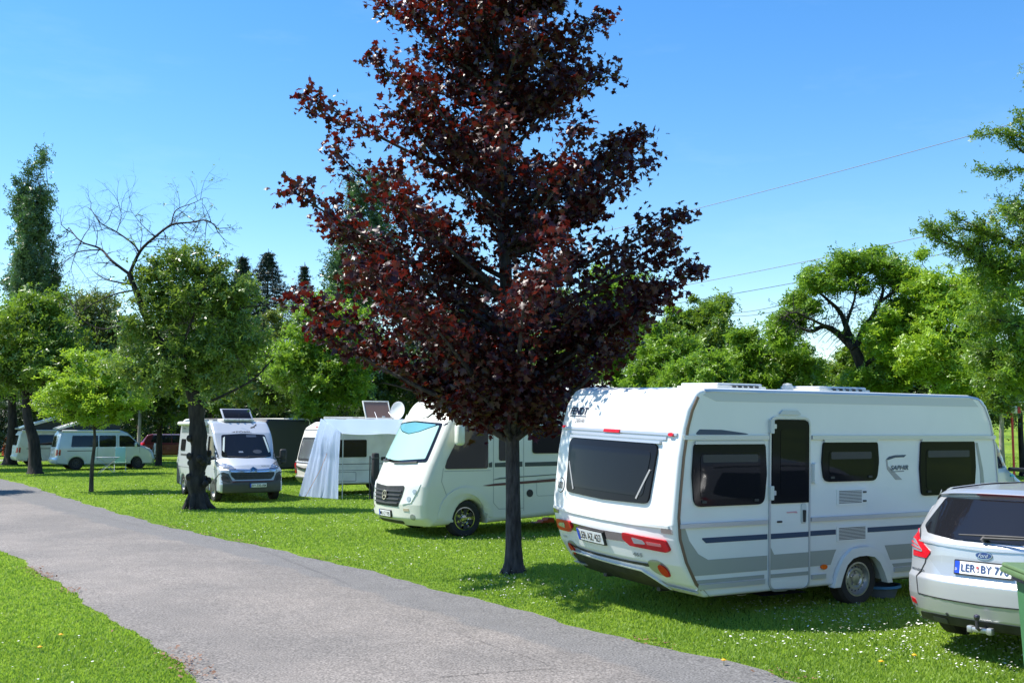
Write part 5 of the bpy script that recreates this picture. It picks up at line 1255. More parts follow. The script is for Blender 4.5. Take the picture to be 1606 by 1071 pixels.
# ---- gnarled old tree with half bare crown in front of the silver van
def build_gnarled():
    g = np.random.default_rng(8); b0 = G(310, 798); Y0 = b0.y
    T = thing('old_tree', 'gnarled old tree with thick black trunk and bare upper branches before the silver van', 'tree', b0)
    W = lambda px, py, dy=0: at(px, py, Y0+dy)-b0
    mb = MB()
    tr = catmull([W(312, 802), W(311, 785), W(308, 750), W(312, 710), W(309, 660), W(306, 625), W(290, 592, .1), W(268, 562, .1), W(246, 530, .1), W(230, 500, 0), W(216, 464, -.1), W(203, 430, -.1)], 4)
    n = len(tr); rad = [np.interp(i/n, [0, .04, .1, .3, .42, .6, 1], [.33, .28, .23, .21, .195, .12, .06])*(1+.10*math.sin(i*1.9)+.06*math.sin(i*4.7)) for i in range(n)]
    mb.tube(tr, rad, 14)
    for k in range(7):
        a = k*.9; mb.tube([Vector((.17*math.cos(a), .17*math.sin(a), .38)), Vector((.27*math.cos(a), .26*math.sin(a), .10)), Vector((.36*math.cos(a)*(1+.4*(k%3==0)), .36*math.sin(a), -.06))], [.07, .09, .05], 8)
    for k in range(16):
        a = g.random()*6.28; z = g.uniform(.3, 2.6); mb.lathe([(0, .09), (.07, .06), (.10, 0), (0, -.02)], 7, Matrix.Translation((.25*math.cos(a), .25*math.sin(a), z))@Matrix.Rotation(a, 4, 'Z')@Matrix.Rotation(math.pi/2, 4, 'Y'))
    bare = [([(203, 430), (175, 409), (157, 390), (127, 379), (108, 357)], .07), ([(157, 392), (127, 394), (104, 403)], .035), ([(203, 430), (220, 394), (243, 372), (269, 353), (299, 349), (325, 346), (345, 362)], .075),
            ([(218, 396), (209, 383), (183, 364), (157, 349), (142, 327)], .045), ([(269, 353), (276, 330), (305, 318), (320, 310)], .03), ([(204, 446), (168, 439), (149, 428)], .04), ([(212, 455), (178, 462), (140, 480), (112, 505)], .04),
            ([(246, 530), (205, 510), (160, 516), (125, 498), (108, 470)], .05), ([(183, 364), (190, 340), (186, 318)], .02), ([(243, 372), (222, 352), (205, 330)], .022), ([(127, 379), (118, 400), (108, 430)], .02),
            ([(345, 500), (385, 482), (412, 480), (440, 470), (462, 462)], .04), ([(355, 520), (365, 470), (362, 440)], .03), ([(300, 610), (360, 540), (395, 500)], .09), ([(305, 615), (340, 560), (345, 500)], .08), ([(300, 605), (290, 540), (310, 480), (330, 430)], .08), ([(306, 640), (390, 600), (430, 560)], .07), ([(290, 592), (240, 580), (215, 560)], .06)]
    tipsL = []
    def twig(p, d, L_, r, lev):
        q = [p]; dd = d.copy()
        for i in range(4):
            dd = (dd+Vector((g.normal(), g.normal(), g.normal()-.02))*.22).normalized(); q.append(q[-1]+dd*L_/4)
        mb.tube(q, [r*(1-.8*i/4) for i in range(5)], 4, False)
        if lev > 0:
            for _ in range(3):
                i = g.integers(1, 4); d2 = (dd+Vector((g.normal(), g.normal(), g.normal()))*.7).normalized(); twig(q[i], d2, L_*.55, r*.5, lev-1)
        return q[-1]
    for bi, (pl, r) in enumerate(bare):
        dy = 0; pts = []
        for i, p in enumerate(pl): pts.append(W(*p, dy)); dy += g.normal()*.28
        r *= .62; q = catmull(pts, 4); mb.tube(q, [r*(1-.75*i/(len(q)-1)) for i in range(len(q))], 7)
        for i in range(2, len(q)):
            if g.random() < (.95 if bi < 11 else .5):
                d = (q[i]-q[i-1]).normalized(); d2 = (d*.6+Vector((g.normal()*.6, g.normal()*.6, g.normal()*.6-.02))).normalized()
                e = twig(q[i], d2, g.uniform(.45, 1.1), max(.007, r*.3), 2 if g.random() < .6 else 1)
                if bi in (2, 4): tipsL.append(tuple(e))
    mb.out('trunk', BARKD, T, 60)
    Cc = []
    for px, py, rx, rz, n_ in ((300, 470, 60, 45, 60), (345, 480, 50, 50, 50), (375, 530, 38, 40, 40), (335, 570, 60, 50, 80), (260, 490, 40, 45, 40), (270, 570, 60, 40, 60), (230, 610, 35, 35, 30), (325, 628, 66, 28, 55), (385, 640, 34, 20, 16), (290, 402, 34, 22, 14), (330, 425, 30, 22, 18), (240, 440, 30, 30, 14), (285, 425, 35, 22, 16), (215, 520, 26, 24, 16), (252, 418, 24, 18, 10), (200, 572, 28, 26, 16), (380, 455, 26, 16, 12)):
        c = W(px, py); d = g.normal(size=(n_, 3)); d /= np.linalg.norm(d, axis=1)[:, None]; d *= (g.random(n_)**.45)[:, None]
        m_ = Y0/F; Cc.append(np.array(tuple(c))+d*np.array([rx*m_, .9*max(rx, rz)*m_, rz*m_]))
    Cc = np.concatenate(Cc); Cc = Cc[Cc[:, 2] > 2.75+.5*g.random(len(Cc))]
    make_crown('crown', Cc, 9800, .15, .21, LEAFS['cherry'], T, 12, 'sprig', .3, .7)
    tl = np.array(tipsL); make_crown('sparse_leaves', tl, 130, .10, .10, LEAFS['mid'], T, 14, 'sprig')
build_gnarled()

# ---- small round tree
def build_young():
    b0 = G(143, 771); s = b0.y/F
    tree('young slim tree with round lime green crown before the pale silver camper van', b0,
         [(0, 0, -.1), (.0, 0, .8), (.05, .02, 1.6), (.02, 0, 2.3), (-.05, 0, 3.4)],
         [(-.1, 0, 3.35, 1.7, 1.6, 1.25), (-1.2, .1, 2.9, .85, .9, .65), (1.15, -.1, 2.9, .9, .9, .65), (0, .6, 2.8, 1.3, .8, .7), (-.2, -.6, 2.9, 1.3, .8, .75), (-.5, 0, 3.85, .9, .8, .65), (.5, .1, 3.8, .9, .8, .6), (0, -.4, 2.55, 1.4, 1.0, .35)],
         210, 10500, .13, .20, 'lime', BARK, .075, 31, name='young_tree', nmain=14, flat=.5, up=.6, drop=2.15)
build_young()

# ---- trees behind, left to right
b = G(55, 743)
tree('tree with a leaning dark trunk standing just before the two raised van roofs', b, [(0, 0, -.1), (-.1, 0, 1.4), (-.45, 0, 2.6), (-.7, .3, 4.5), (-.3, .3, 6.5)],
     [(-.3, 0, 6.3, 2.2, 2.2, 1.9), (1.0, .3, 5.4, 1.4, 1.6, 1.3), (-1.6, 0, 5.2, 1.5, 1.5, 1.4), (.3, -.6, 4.6, 1.7, 1.5, 1.0), (-.2, .5, 7.4, 1.3, 1.3, 1.0)], 150, 10000, .28, .32, 'mid', BARKD, .30, 41, 'trees closing the view behind the camp site', nmain=12, drop=3.2)
b = G(15, 729)
tree('broad tree with an upright dark trunk at the far left edge of the lawn', b, [(0, 0, -.1), (.1, 0, 1.8), (-.1, .2, 4), (.2, 0, 7)],
     [(0, 0, 7, 2.6, 2.6, 2.2), (-1.8, 0, 5.6, 1.8, 1.8, 1.5), (1.6, 0, 5.6, 1.6, 1.6, 1.4), (0, -.8, 4.8, 2, 1.8, 1.2), (.3, .5, 8.2, 1.5, 1.5, 1.2)], 150, 9000, .34, .38, 'fresh', BARKD, .36, 43, 'trees closing the view behind the camp site', nmain=12, drop=3.2)
# two columnar poplars
def poplar(px, top, hw, Y, label, seed, base_py=470):
    g = np.random.default_rng(seed); tp = at(px, top, Y); H_ = tp.z; w_ = hw/F*Y
    cols = [(0, 0, H_*.62, w_*.42, w_*.42, H_*.37)]
    for k in range(7):
        a = g.random()*6.28; q = w_*g.uniform(.40, .62); cols.append((q*math.cos(a), q*math.sin(a), H_*g.uniform(.36, .66), w_*.26, w_*.26, H_*g.uniform(.16, .27)))
    cols += [(w_*.18, 0, H_*.84, w_*.26, w_*.26, H_*.15), (-w_*.30, 0, H_*.82, w_*.22, w_*.22, H_*.14)]
    tree(label, (tp.x, Y, 0), [(0, 0, -.1), (.1, 0, H_*.3), (0, 0, H_*.5), (0, 0, H_*.72)], cols, 300, 12000, w_*.08, .52, 'poplar', BARK, .45, seed, 'columnar poplars beyond the camp site', 'poplar_tree', nmain=30, flat=1.9, up=-.1, shell=.5)
poplar(55, 228, 60, 95, 'tall columnar poplar rising above the trees at the left edge', 51)
poplar(580, 250, 80, 88, 'tall columnar poplar half hidden behind the left side of the dark red maple', 52)
def conifer(px, top, hw, Y, label, seed, open_=0.0):
    g = np.random.default_rng(seed); tp = at(px, top, Y); H_ = tp.z; w_ = hw/F*Y
    T = thing('conifer_tree', label, 'conifer', (tp.x, Y, 0), group='dark conifers on the skyline'); mb = MB()
    mb.tube([Vector((0, 0, -.1)), Vector((0, 0, H_*.5)), Vector((0, 0, H_))], [.3, .18, .02], 8); Cc = []
    nt_ = 26
    dH = 62/F*Y
    for k in range(nt_):
        z = H_-.25-(dH*2.4)*(1-k/nt_); r = w_*min(1.35, ((H_-z)/dH))**1.05*g.uniform(.7, 1.2)
        for j in range(9):
            a = j*.698+g.random()*.5+k; rr_ = r*g.uniform(.75, 1.1); e = Vector((rr_*math.cos(a), rr_*math.sin(a), z-.18*rr_)); mb.tube([Vector((0, 0, z)), e], [.03, .01], 4, False)
            for f in (.3, .5, .7, .85, 1): Cc.append(tuple(Vector((0, 0, z)).lerp(e, f)+Vector((0, 0, .05*g.normal()))))
    mb.out('trunk', BARKD, T)
    make_crown('crown', Cc, int(13000*(1-open_)), .12, .30, LEAFS['conifer'], T, seed, 'needle', .1, .5)
conifer(381, 397, 30, 90, 'leftmost and slimmer of the two dark conifers on the skyline', 61)
conifer(421, 390, 42, 92, 'widest dark conifer on the skyline, behind the half bare tree', 62)
conifer(478, 411, 20, 94, 'thin sparse conifer tip just left of the dark red maple', 63, .45)
# broad trees; (px, top, half width, distance, crown bottom, leaf, label, seed, leaves, size)
for q in (
 (175, 458, 78, 62, 1.4, 'olive', 'olive green tree behind the round lime green tree', 71, 12000, .30),
 (255, 490, 70, 58, 1.2, 'dull', 'dull green tree behind the gnarled trunk, right of the round tree', 72, 10000, .28),
 (335, 448, 75, 56, 1.6, 'mid', 'mid green tree above the roof of the silver van', 73, 11000, .28),
 (505, 486, 80, 43, 1.9, 'fresh', 'dense fresh green tree above the small old caravan', 74, 22000, .20),
 (415, 462, 58, 50, 1.4, 'olive', 'yellowish green tree between the silver van and the small old caravan', 75, 9000, .22),
 (598, 540, 60, 50, 1.2, 'dull', 'dark bushy tree left of the motorhome roof', 76, 11000, .25),
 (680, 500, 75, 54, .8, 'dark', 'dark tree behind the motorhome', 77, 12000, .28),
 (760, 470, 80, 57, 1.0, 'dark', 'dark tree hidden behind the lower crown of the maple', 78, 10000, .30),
 (870, 460, 75, 52, 1.0, 'mid', 'mid green tree right behind the trunk of the maple', 79, 11000, .26),
 (965, 405, 58, 50, 2.0, 'fresh', 'tall fresh green tree just right of the lower maple branches', 80, 13000, .24),
 (1035, 492, 60, 42, 1.0, 'fresh', 'low fresh green tree over the left end of the big caravan roof', 81, 12000, .20),
 (1108, 447, 56, 46, 2.5, 'mid', 'tall rounded tree in the gap below the power lines', 82, 15000, .21),
 (1105, 545, 58, 38, 1.2, 'fresh', 'low bright tree above the first roof hatch of the big caravan', 83, 10000, .18),
 (1190, 510, 62, 40, 1.4, 'fresh', 'bright spreading tree left of the arching old tree', 84, 12000, .18),
 (1262, 560, 55, 45, .4, 'mid', 'low tree in the gap behind the big caravan roof', 85, 8000, .22),
 (1300, 605, 50, 36, .5, 'fresh', 'bright low bush just above the second roof hatch of the big caravan', 90, 8000, .17),
 (1462, 392, 95, 36, 2.6, 'lime', 'large bright green tree on the right, above the front end of the big caravan', 86, 21000, .19),
 (1405, 470, 58, 46, .8, 'mid', 'mid green tree behind the arching trunk of the old tree', 87, 9000, .22),
 (1238, 492, 42, 41, 1.4, 'fresh', 'bright tree merging with the left side of the arching old tree', 106, 9000, .18),
 (1350, 520, 46, 42, .5, 'mid', 'low tree filling the space under the arching limbs', 108, 9000, .2),
 (1060, 462, 40, 47, 1.5, 'fresh', 'slender fresh green tree left of the tall rounded tree', 109, 9000, .2),
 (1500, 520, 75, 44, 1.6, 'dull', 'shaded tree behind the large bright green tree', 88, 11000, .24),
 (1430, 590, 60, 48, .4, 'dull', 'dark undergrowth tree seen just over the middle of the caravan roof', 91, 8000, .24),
 (-45, 470, 70, 52, 2.4, 'mid', 'tree half cut off by the left edge of the photograph', 89, 9000, .27)):
    px, top, hw, Y, z0, leaf, label, seed, nl, sz = q
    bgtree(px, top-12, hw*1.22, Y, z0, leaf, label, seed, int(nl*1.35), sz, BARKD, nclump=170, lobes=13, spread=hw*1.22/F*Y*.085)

# ---- arching old tree on the right with visible limbs
def build_arching():
    g = np.random.default_rng(17); Y0 = 37.0; b0 = at(1362, 671, Y0); b0.z = 0
    T = thing('old_tree', 'old tree with dark arching limbs and sky showing through, above the second roof hatch', 'tree', b0)
    W = lambda px, py, dy=0: at(px, py, Y0+dy)-b0; mb = MB()
    mb.tube(catmull([Vector((0, 0, -.1)), W(1364, 640), W(1358, 610), W(1352, 575), W(1340, 548)], 4), [.30-.008*i for i in range(17)], 12)
    L_ = [([(1340, 548), (1322, 530), (1304, 516), (1290, 512), (1272, 520), (1252, 512)], .15), ([(1340, 548), (1328, 515), (1318, 490), (1300, 472), (1280, 455)], .13), ([(1342, 552), (1352, 520), (1372, 490), (1385, 455), (1375, 425)], .12),
          ([(1322, 530), (1330, 500), (1340, 470), (1345, 440)], .08), ([(1352, 575), (1400, 540), (1430, 500)], .09), ([(1304, 516), (1270, 500), (1245, 490), (1225, 500)], .06), ([(1385, 470), (1410, 450), (1425, 430)], .06)]
    ends = []
    for pl, r in L_:
        dy = 0; pts = []
        for i, p in enumerate(pl): pts.append(W(*p, dy)); dy += g.normal()*.35
        q = catmull(pts, 4); mb.tube(q, [r*(1-.75*i/(len(q)-1)) for i in range(len(q))], 8)
        for i in range(3, len(q)):
            for _ in range(3):
                d = Vector((g.normal(), g.normal(), g.normal()-.1)).normalized()*g.uniform(.3, .9); mb.tube([q[i], q[i]+d*.5+Vector((0, 0, .05)), q[i]+d], [.02, .012, .005], 4, False); ends.append(tuple(q[i]+d))
    mb.out('trunk', BARKD, T, 60); Cc = []
    for px, py, rx, rz, n_ in ((1285, 440, 38, 28, 34), (1262, 475, 28, 24, 22), (1325, 415, 38, 20, 28), (1375, 408, 32, 18, 24), (1405, 430, 30, 25, 22), (1240, 500, 22, 18, 18), (1415, 480, 22, 25, 14), (1330, 445, 40, 18, 14), (1225, 530, 22, 20, 16), (1345, 600, 50, 20, 22), (1395, 590, 30, 25, 16)):
        c = W(px, py); d = g.normal(size=(n_, 3)); d /= np.linalg.norm(d, axis=1)[:, None]; d *= (g.random(n_)**.45)[:, None]; Cc.append(np.array(tuple(c))+d*np.array([rx, 1.1*rx, rz])*Y0/F)
    make_crown('crown', np.concatenate(Cc), 9500, .15, .25, LEAFS['fresh'], T, 19, 'sprig', .5, .6)
    make_crown('inner_twig_leaves', np.array(ends), 500, .10, .10, LEAFS['dull'], T, 20, 'sprig')
build_arching()

# ---- near tree at the right edge: long branches set with leaf tufts
def build_right_tree():
    g = np.random.default_rng(23); Y0 = 27.0; b0 = at(1690, 671, Y0); b0.z = 0
    T = thing('cherry_tree', 'tall tree at the right edge with long reaching branches set with small leaf tufts', 'tree', b0)
    W = lambda px, py, dy=0: at(px, py, Y0+dy)-b0; mb = MB()
    mb.tube(catmull([Vector((0, 0, -.1)), W(1692, 600), W(1686, 480), W(1682, 360), W(1680, 240), W(1676, 120)], 4), [.28-.011*i for i in range(21)], 12)
    Br = [[(1686, 330), (1640, 262), (1606, 218), (1570, 210), (1532, 213)], [(1686, 340), (1645, 285), (1606, 266), (1568, 270), (1532, 264)], [(1684, 300), (1625, 240), (1604, 200), (1596, 180)], [(1606, 240), (1590, 225), (1585, 205)],
          [(1688, 430), (1640, 395), (1590, 385), (1545, 362), (1502, 342)], [(1688, 420), (1640, 370), (1610, 350), (1570, 322)], [(1690, 470), (1640, 440), (1590, 425), (1550, 410), (1520, 400)], [(1545, 362), (1530, 385), (1522, 400)], [(1690, 520), (1630, 470), (1580, 450), (1530, 440)],
          [(1640, 395), (1606, 330), (1590, 318)], [(1560, 440), (1540, 400), (1480, 380), (1462, 358)], [(1690, 500), (1650, 420), (1606, 395)], [(1690, 540), (1620, 520), (1560, 500), (1520, 495)], [(1690, 560), (1620, 560), (1560, 550), (1520, 560)],
          [(1690, 600), (1630, 600), (1580, 590), (1530, 600)], [(1690, 470), (1740, 400), (1800, 380)], [(1688, 340), (1740, 260), (1790, 240)], [(1684, 260), (1650, 180), (1630, 120)]]
    Cc = []
    for bi, pl in enumerate(Br):
        for rep in range(1 if bi < 4 else 2):
            pts = []; dy = rep*g.uniform(-.6, 1.2)
            for i, p in enumerate(pl): pts.append(W(p[0]+g.normal()*rep*7, p[1]+g.normal()*rep*9, dy*i/2)); dy += g.normal()*.12
            q = catmull(pts, 7); r = .05 if bi > 3 else .035; mb.tube(q, [r*(1-.8*i/(len(q)-1)) for i in range(len(q))], 6)
            for i in range(4, len(q)):
                for _ in range(2): Cc.append(tuple(q[i]+Vector((g.normal(), g.normal(), g.normal()))*.05))
                if bi > 3 and g.random() < .55:
                    d = Vector((g.normal(), g.normal(), g.normal())).normalized()*g.uniform(.25, .7); mb.tube([q[i], q[i]+d], [.01, .004], 4, False)
                    for f in (.4, .7, 1): Cc.append(tuple(q[i]+d*f))
    low = in_blobs([((1600-1690)*Y0/F, .4, W(1580, 570).z, 1.2, 1.2, .8), ((1590-1690)*Y0/F, .8, W(1560, 480).z, .8, 1.2, .7), (-.4, 0, W(1600, 540).z, 1.4, 1.4, 1.2), ((1600-1690)*Y0/F, -.2, W(1600, 430).z, .8, .9, .7)], 110, g)
    mb.out('trunk', BARKD, T, 60)
    make_crown('crown', np.array(Cc), 10500, .08, .165, LEAFS['mid'], T, 24, 'sprig', .3, .9)
    make_crown('lower_crown', low, 6500, .16, .20, LEAFS['fresh'], T, 25, 'sprig', .3, .8)
build_right_tree()
# slim saplings on the rise at the right, a pale birch at the left
for px, top, hw, Y, z0, lf, lab, sd, bk, r0 in ((1568, 560, 30, 33, 2.0, 'mid', 'slim pale trunked tree beyond the nose of the grey van', 95, BARKP, .10), (1599, 590, 30, 45, 2.6, 'mid', 'slim dark trunked tree on the grassy rise at the right edge', 96, BARKD, .14),
                                     (221, 560, 26, 55, 4.2, 'fresh', 'slim pale trunked birch between the silver camper van and the dark red car', 97, BARKP, .10), (1640, 480, 80, 60, 1.8, 'mid', 'broad tree on the grassy rise beyond the right edge', 98, BARKD, .3)):
    bgtree(px, top, hw, Y, z0, lf, lab, sd, 3200 if hw < 50 else 9000, .17 if hw < 50 else .3, bk, 6, r0, nclump=50, spread=.22 if hw < 50 else None)
# off-frame tree whose shade lies across the road at the left
bgtree(-95, 545, 85, 33.6, 1.9, 'mid', 'tree outside the left edge that shades the far end of the road', 99, 7000, .2, BARKD, 8, .14)

# ---- hedge and far wood
def leafy_band(name, x0, x1, Y, h, dpt, n, size, lf, seed, label, cat, kind=None, rough=1.0, zf=None):
    g = np.random.default_rng(seed); x = g.uniform(x0, x1, n); y = Y+g.normal(size=n)*dpt
    top = h*(.72+.35*vnoise(x, y, 6*rough, seed)+.18*vnoise(x, y, 1.7*rough, seed+1)); z = top*g.random(n)**.6
    P = np.stack([x, y, z+terr(x, y)], -1); V, T_, k = leaf_cloud(P, size*(.7+.6*g.random(n)), .35, 'sprig', seed)
    o = np_mesh(name, V, T_, LEAFS[lf], var=np.repeat(np.clip(vnoise(x, z, 2.5, seed+2)*.6+.4*g.random(n), 0, 1), k)); tag(o, label, cat, kind=kind); return o
leafy_band('hedge', -60, -8, 78, 4.6, .8, 30000, .42, 'dark', 101, 'tall dark hedge behind the parked camper vans on the left', 'hedge')
leafy_band('hedge', -9, 18, 66, 4.2, .8, 18000, .40, 'dark', 103, 'tall dark hedge behind the motorhome and the maple', 'hedge')
leafy_band('distant_wood', -150, 45, 190, 10, 5, 30000, 1.5, 'dark', 105, 'distant dark wood on the horizon', 'wood', 'stuff', 4)
leafy_band('distant_wood', 45, 170, 230, 7, 5, 16000, 1.7, 'dull', 107, 'distant wood on top of the grassy rise at the right', 'wood', 'stuff', 4)

# ---- overhead lines
def wire(pA, pB, Y, sag, label):
    a = at(*pA, Y+6); b_ = at(*pB, Y-6); d = b_-a; a2 = a-d*.9; b2 = b_+d*.35
    pts = [a2.lerp(b2, i/36)-Vector((0, 0, sag*4*(i/36)*(1-i/36))) for i in range(37)]
    o = MB().tube(pts, .019, 5).out('power_line', mat('cable_grey', (.11, .12, .14), .6)); tag(o, label, 'power line', 'power lines crossing the sky on the right')
for pA, pB, lab in (((1082, 322), (1588, 189), 'topmost power line crossing the open sky on the right'), ((1112, 432), (1560, 341), 'second power line from the top, meeting the tall tree at the right edge'), ((1130, 456), (1530, 382), 'third power line from the top, just over the bright green tree'),
                    ((1168, 481), (1245, 467), 'fourth power line from the top, right of the rounded tree'), ((1170, 487), (1243, 476), 'fifth power line from the top, close under the fourth'),
                    ((1170, 503), (1225, 494), 'sixth power line from the top, right of the rounded tree'), ((1172, 513), (1220, 506), 'lowest power line, just above the low bright trees')):
    wire(pA, pB, 60, .35, lab)

# ------------------------------------------------------------------ things on the lawn
def build_bin():
    T = thing('wheelie_bin', 'green plastic wheelie bin cut off by the right edge in front of the silver car', 'bin', (4.06, 7.95, 0), R(-8))
    GR = mat('bin_green', (.05, .16, .07), .45, dirt=.15)
    m = MB(); bt = [(-.19, -.22), (.20, -.22), (.20, .22), (-.19, .22)]; tp = [(-.215, -.28), (.25, -.28), (.25, .28), (-.215, .28)]
    A = [m.bm.verts.new((*p, .06)) for p in bt]; Bv = [m.bm.verts.new((*p, .94)) for p in tp]
    for k in range(4): m.bm.faces.new((A[k], A[(k+1) % 4], Bv[(k+1) % 4], Bv[k]))
    m.bm.faces.new(A[::-1]); m.bm.faces.new(Bv); bmesh.ops.bevel(m.bm, geom=m.bm.edges[:], offset=.03, segments=3, affect='EDGES')
    m.out('body', GR, T)
    MB().box((0, 0, .955), (.60, .72, .045), .015).box((0, 0, .99), (.58, .70, .04), .02, seg=3).out('lid', mat('lid_olive', (.10, .17, .07), .45, dirt=.2), T)
    MB().box((.01, 0, .90), (.46, .64, .05), .01).out('rim', mat('bin_dark_violet', (.03, .02, .07), .5), T)
    MB().tube([(-.2, .40, .92), (.2, .40, .92)], .018, 8).out('handle', GR, T)
    for s in (-1, 1):
        MB().lathe([(0, -.03), (.10, -.03), (.10, .03), (0, .03)], 20, Matrix.Translation((.03+s*.13, .25, .10))@Matrix.Rotation(math.pi/2, 4, 'Y')).out('wheel', RUBBER, T)
    C_ = thing('parcel', 'tan rounded lump lying on the lid of the green bin', 'parcel', Matrix.Translation((4.06, 7.95, 1.01))@Vector((-.05, -.1, 0)))
    MB().box((0, 0, .035), (.26, .22, .075), .032, seg=4).box((.05, .02, .075), (.12, .12, .03), .013, seg=3).out('wrapping', mat('tan_paper', (.55, .36, .22), .7, dirt=.2, scale=8), C_)
    ob = [c for c in COL.objects if c.parent == C_][0]; tg = MB().box((-.06, -.02, .077), (.06, .05, .004), .001).out('tape', mat('pale_tape', (.6, .5, .38), .4), C_)
build_bin()
def build_basin():
    p = G(1387, 946); T = thing('basin', 'blue plastic basin in the shade beside the wheel of the big caravan', 'basin', (p.x, p.y+.15, .01), R(30))
    BL = mat('basin_blue', (.02, .16, .42), .35)
    MB().lathe([(0, .01), (.15, .01), (.20, .17), (.225, .175), (.225, .19), (.205, .19), (.19, .175), (.14, .03), (0, .03)], 28, Matrix.Scale(1.15, 4, (1, 0, 0))).out('bowl', mat('basin_grey', (.09, .12, .17), .4), T)
    MB().lathe([(.205, .165), (.232, .165), (.232, .195), (.205, .195)], 28, Matrix.Scale(1.15, 4, (1, 0, 0))).out('rim', BL, T)
build_basin()
def build_mat():
    p0 = G(1270, 962); m = MB(); g = random.Random(3)
    n_ = 24
    pts = [(-.62+1.24*i/n_, -.17-.03*math.sin(i*.8)+.015*g.random()) for i in range(n_+1)]+[(.66-1.32*i/n_, .30+.02*math.sin(i*1.3)) for i in range(n_+1)]
    bm = bmesh.new(); vs = [bm.verts.new((x, y, .05)) for x, y in pts]
    for t in tessellate_polygon([[v.co for v in vs]]): bm.faces.new([vs[i] for i in t])
    gridcut(bm, (0, 1), .05)
    for v in bm.verts: v.co.z += .012*math.sin(v.co.x*14+v.co.y*5)+.008*math.sin(v.co.y*31)
    bmesh.ops.solidify(bm, geom=bm.faces[:], thickness=.012)
    o = finish('door_mat', bm, mat('mat_grey', (.13, .135, .14), .9, dirt=.4, scale=12, bump=.5)); o.location = (p0.x, p0.y+.05, 0.01); o.rotation_euler = (0, 0, R(28)); tag(o, 'worn grey doormat on the grass below the door of the big caravan', 'doormat')
    q = G(1228, 950); S_ = thing('sandal', 'pale sandal lying in the shade at the caravan door', 'shoe', (q.x, q.y+.1, .04), R(20))
    MB().prism(rp([(-.13, -.04), (.10, -.05), (.14, 0), (.10, .05), (-.13, .04)], .03), 'z', 0, .02).out('sole', mat('pale_sole', (.4, .4, .4), .6), S_)
    MB().tube([(.04, -.05, .02), (.05, 0, .06), (.04, .05, .02)], .012, 6).out('strap', mat('grey_strap', (.25, .25, .27), .6), S_)
build_mat()
def build_post():
    p = G(588, 783); T = thing('post', 'thick dark round post standing on the lawn in front of the canopy', 'post', p)
    MB().lathe([(.115, -.05), (.118, .6), (.112, 1.28), (.10, 1.325), (0, 1.34)], 22).out('shaft', mat('dark_post', (.028, .026, .030), .7, dirt=.3, bump=.5, scale=10), T)
    MB().lathe([(.119, 1.17), (.122, 1.18), (.122, 1.20), (.119, 1.21)], 22).tube([(-.15, -.03, 0), (-.15, -.03, 1.25)], .02, 8).out('band', mat('band_grey', (.06, .06, .065), .5), T)
build_post()
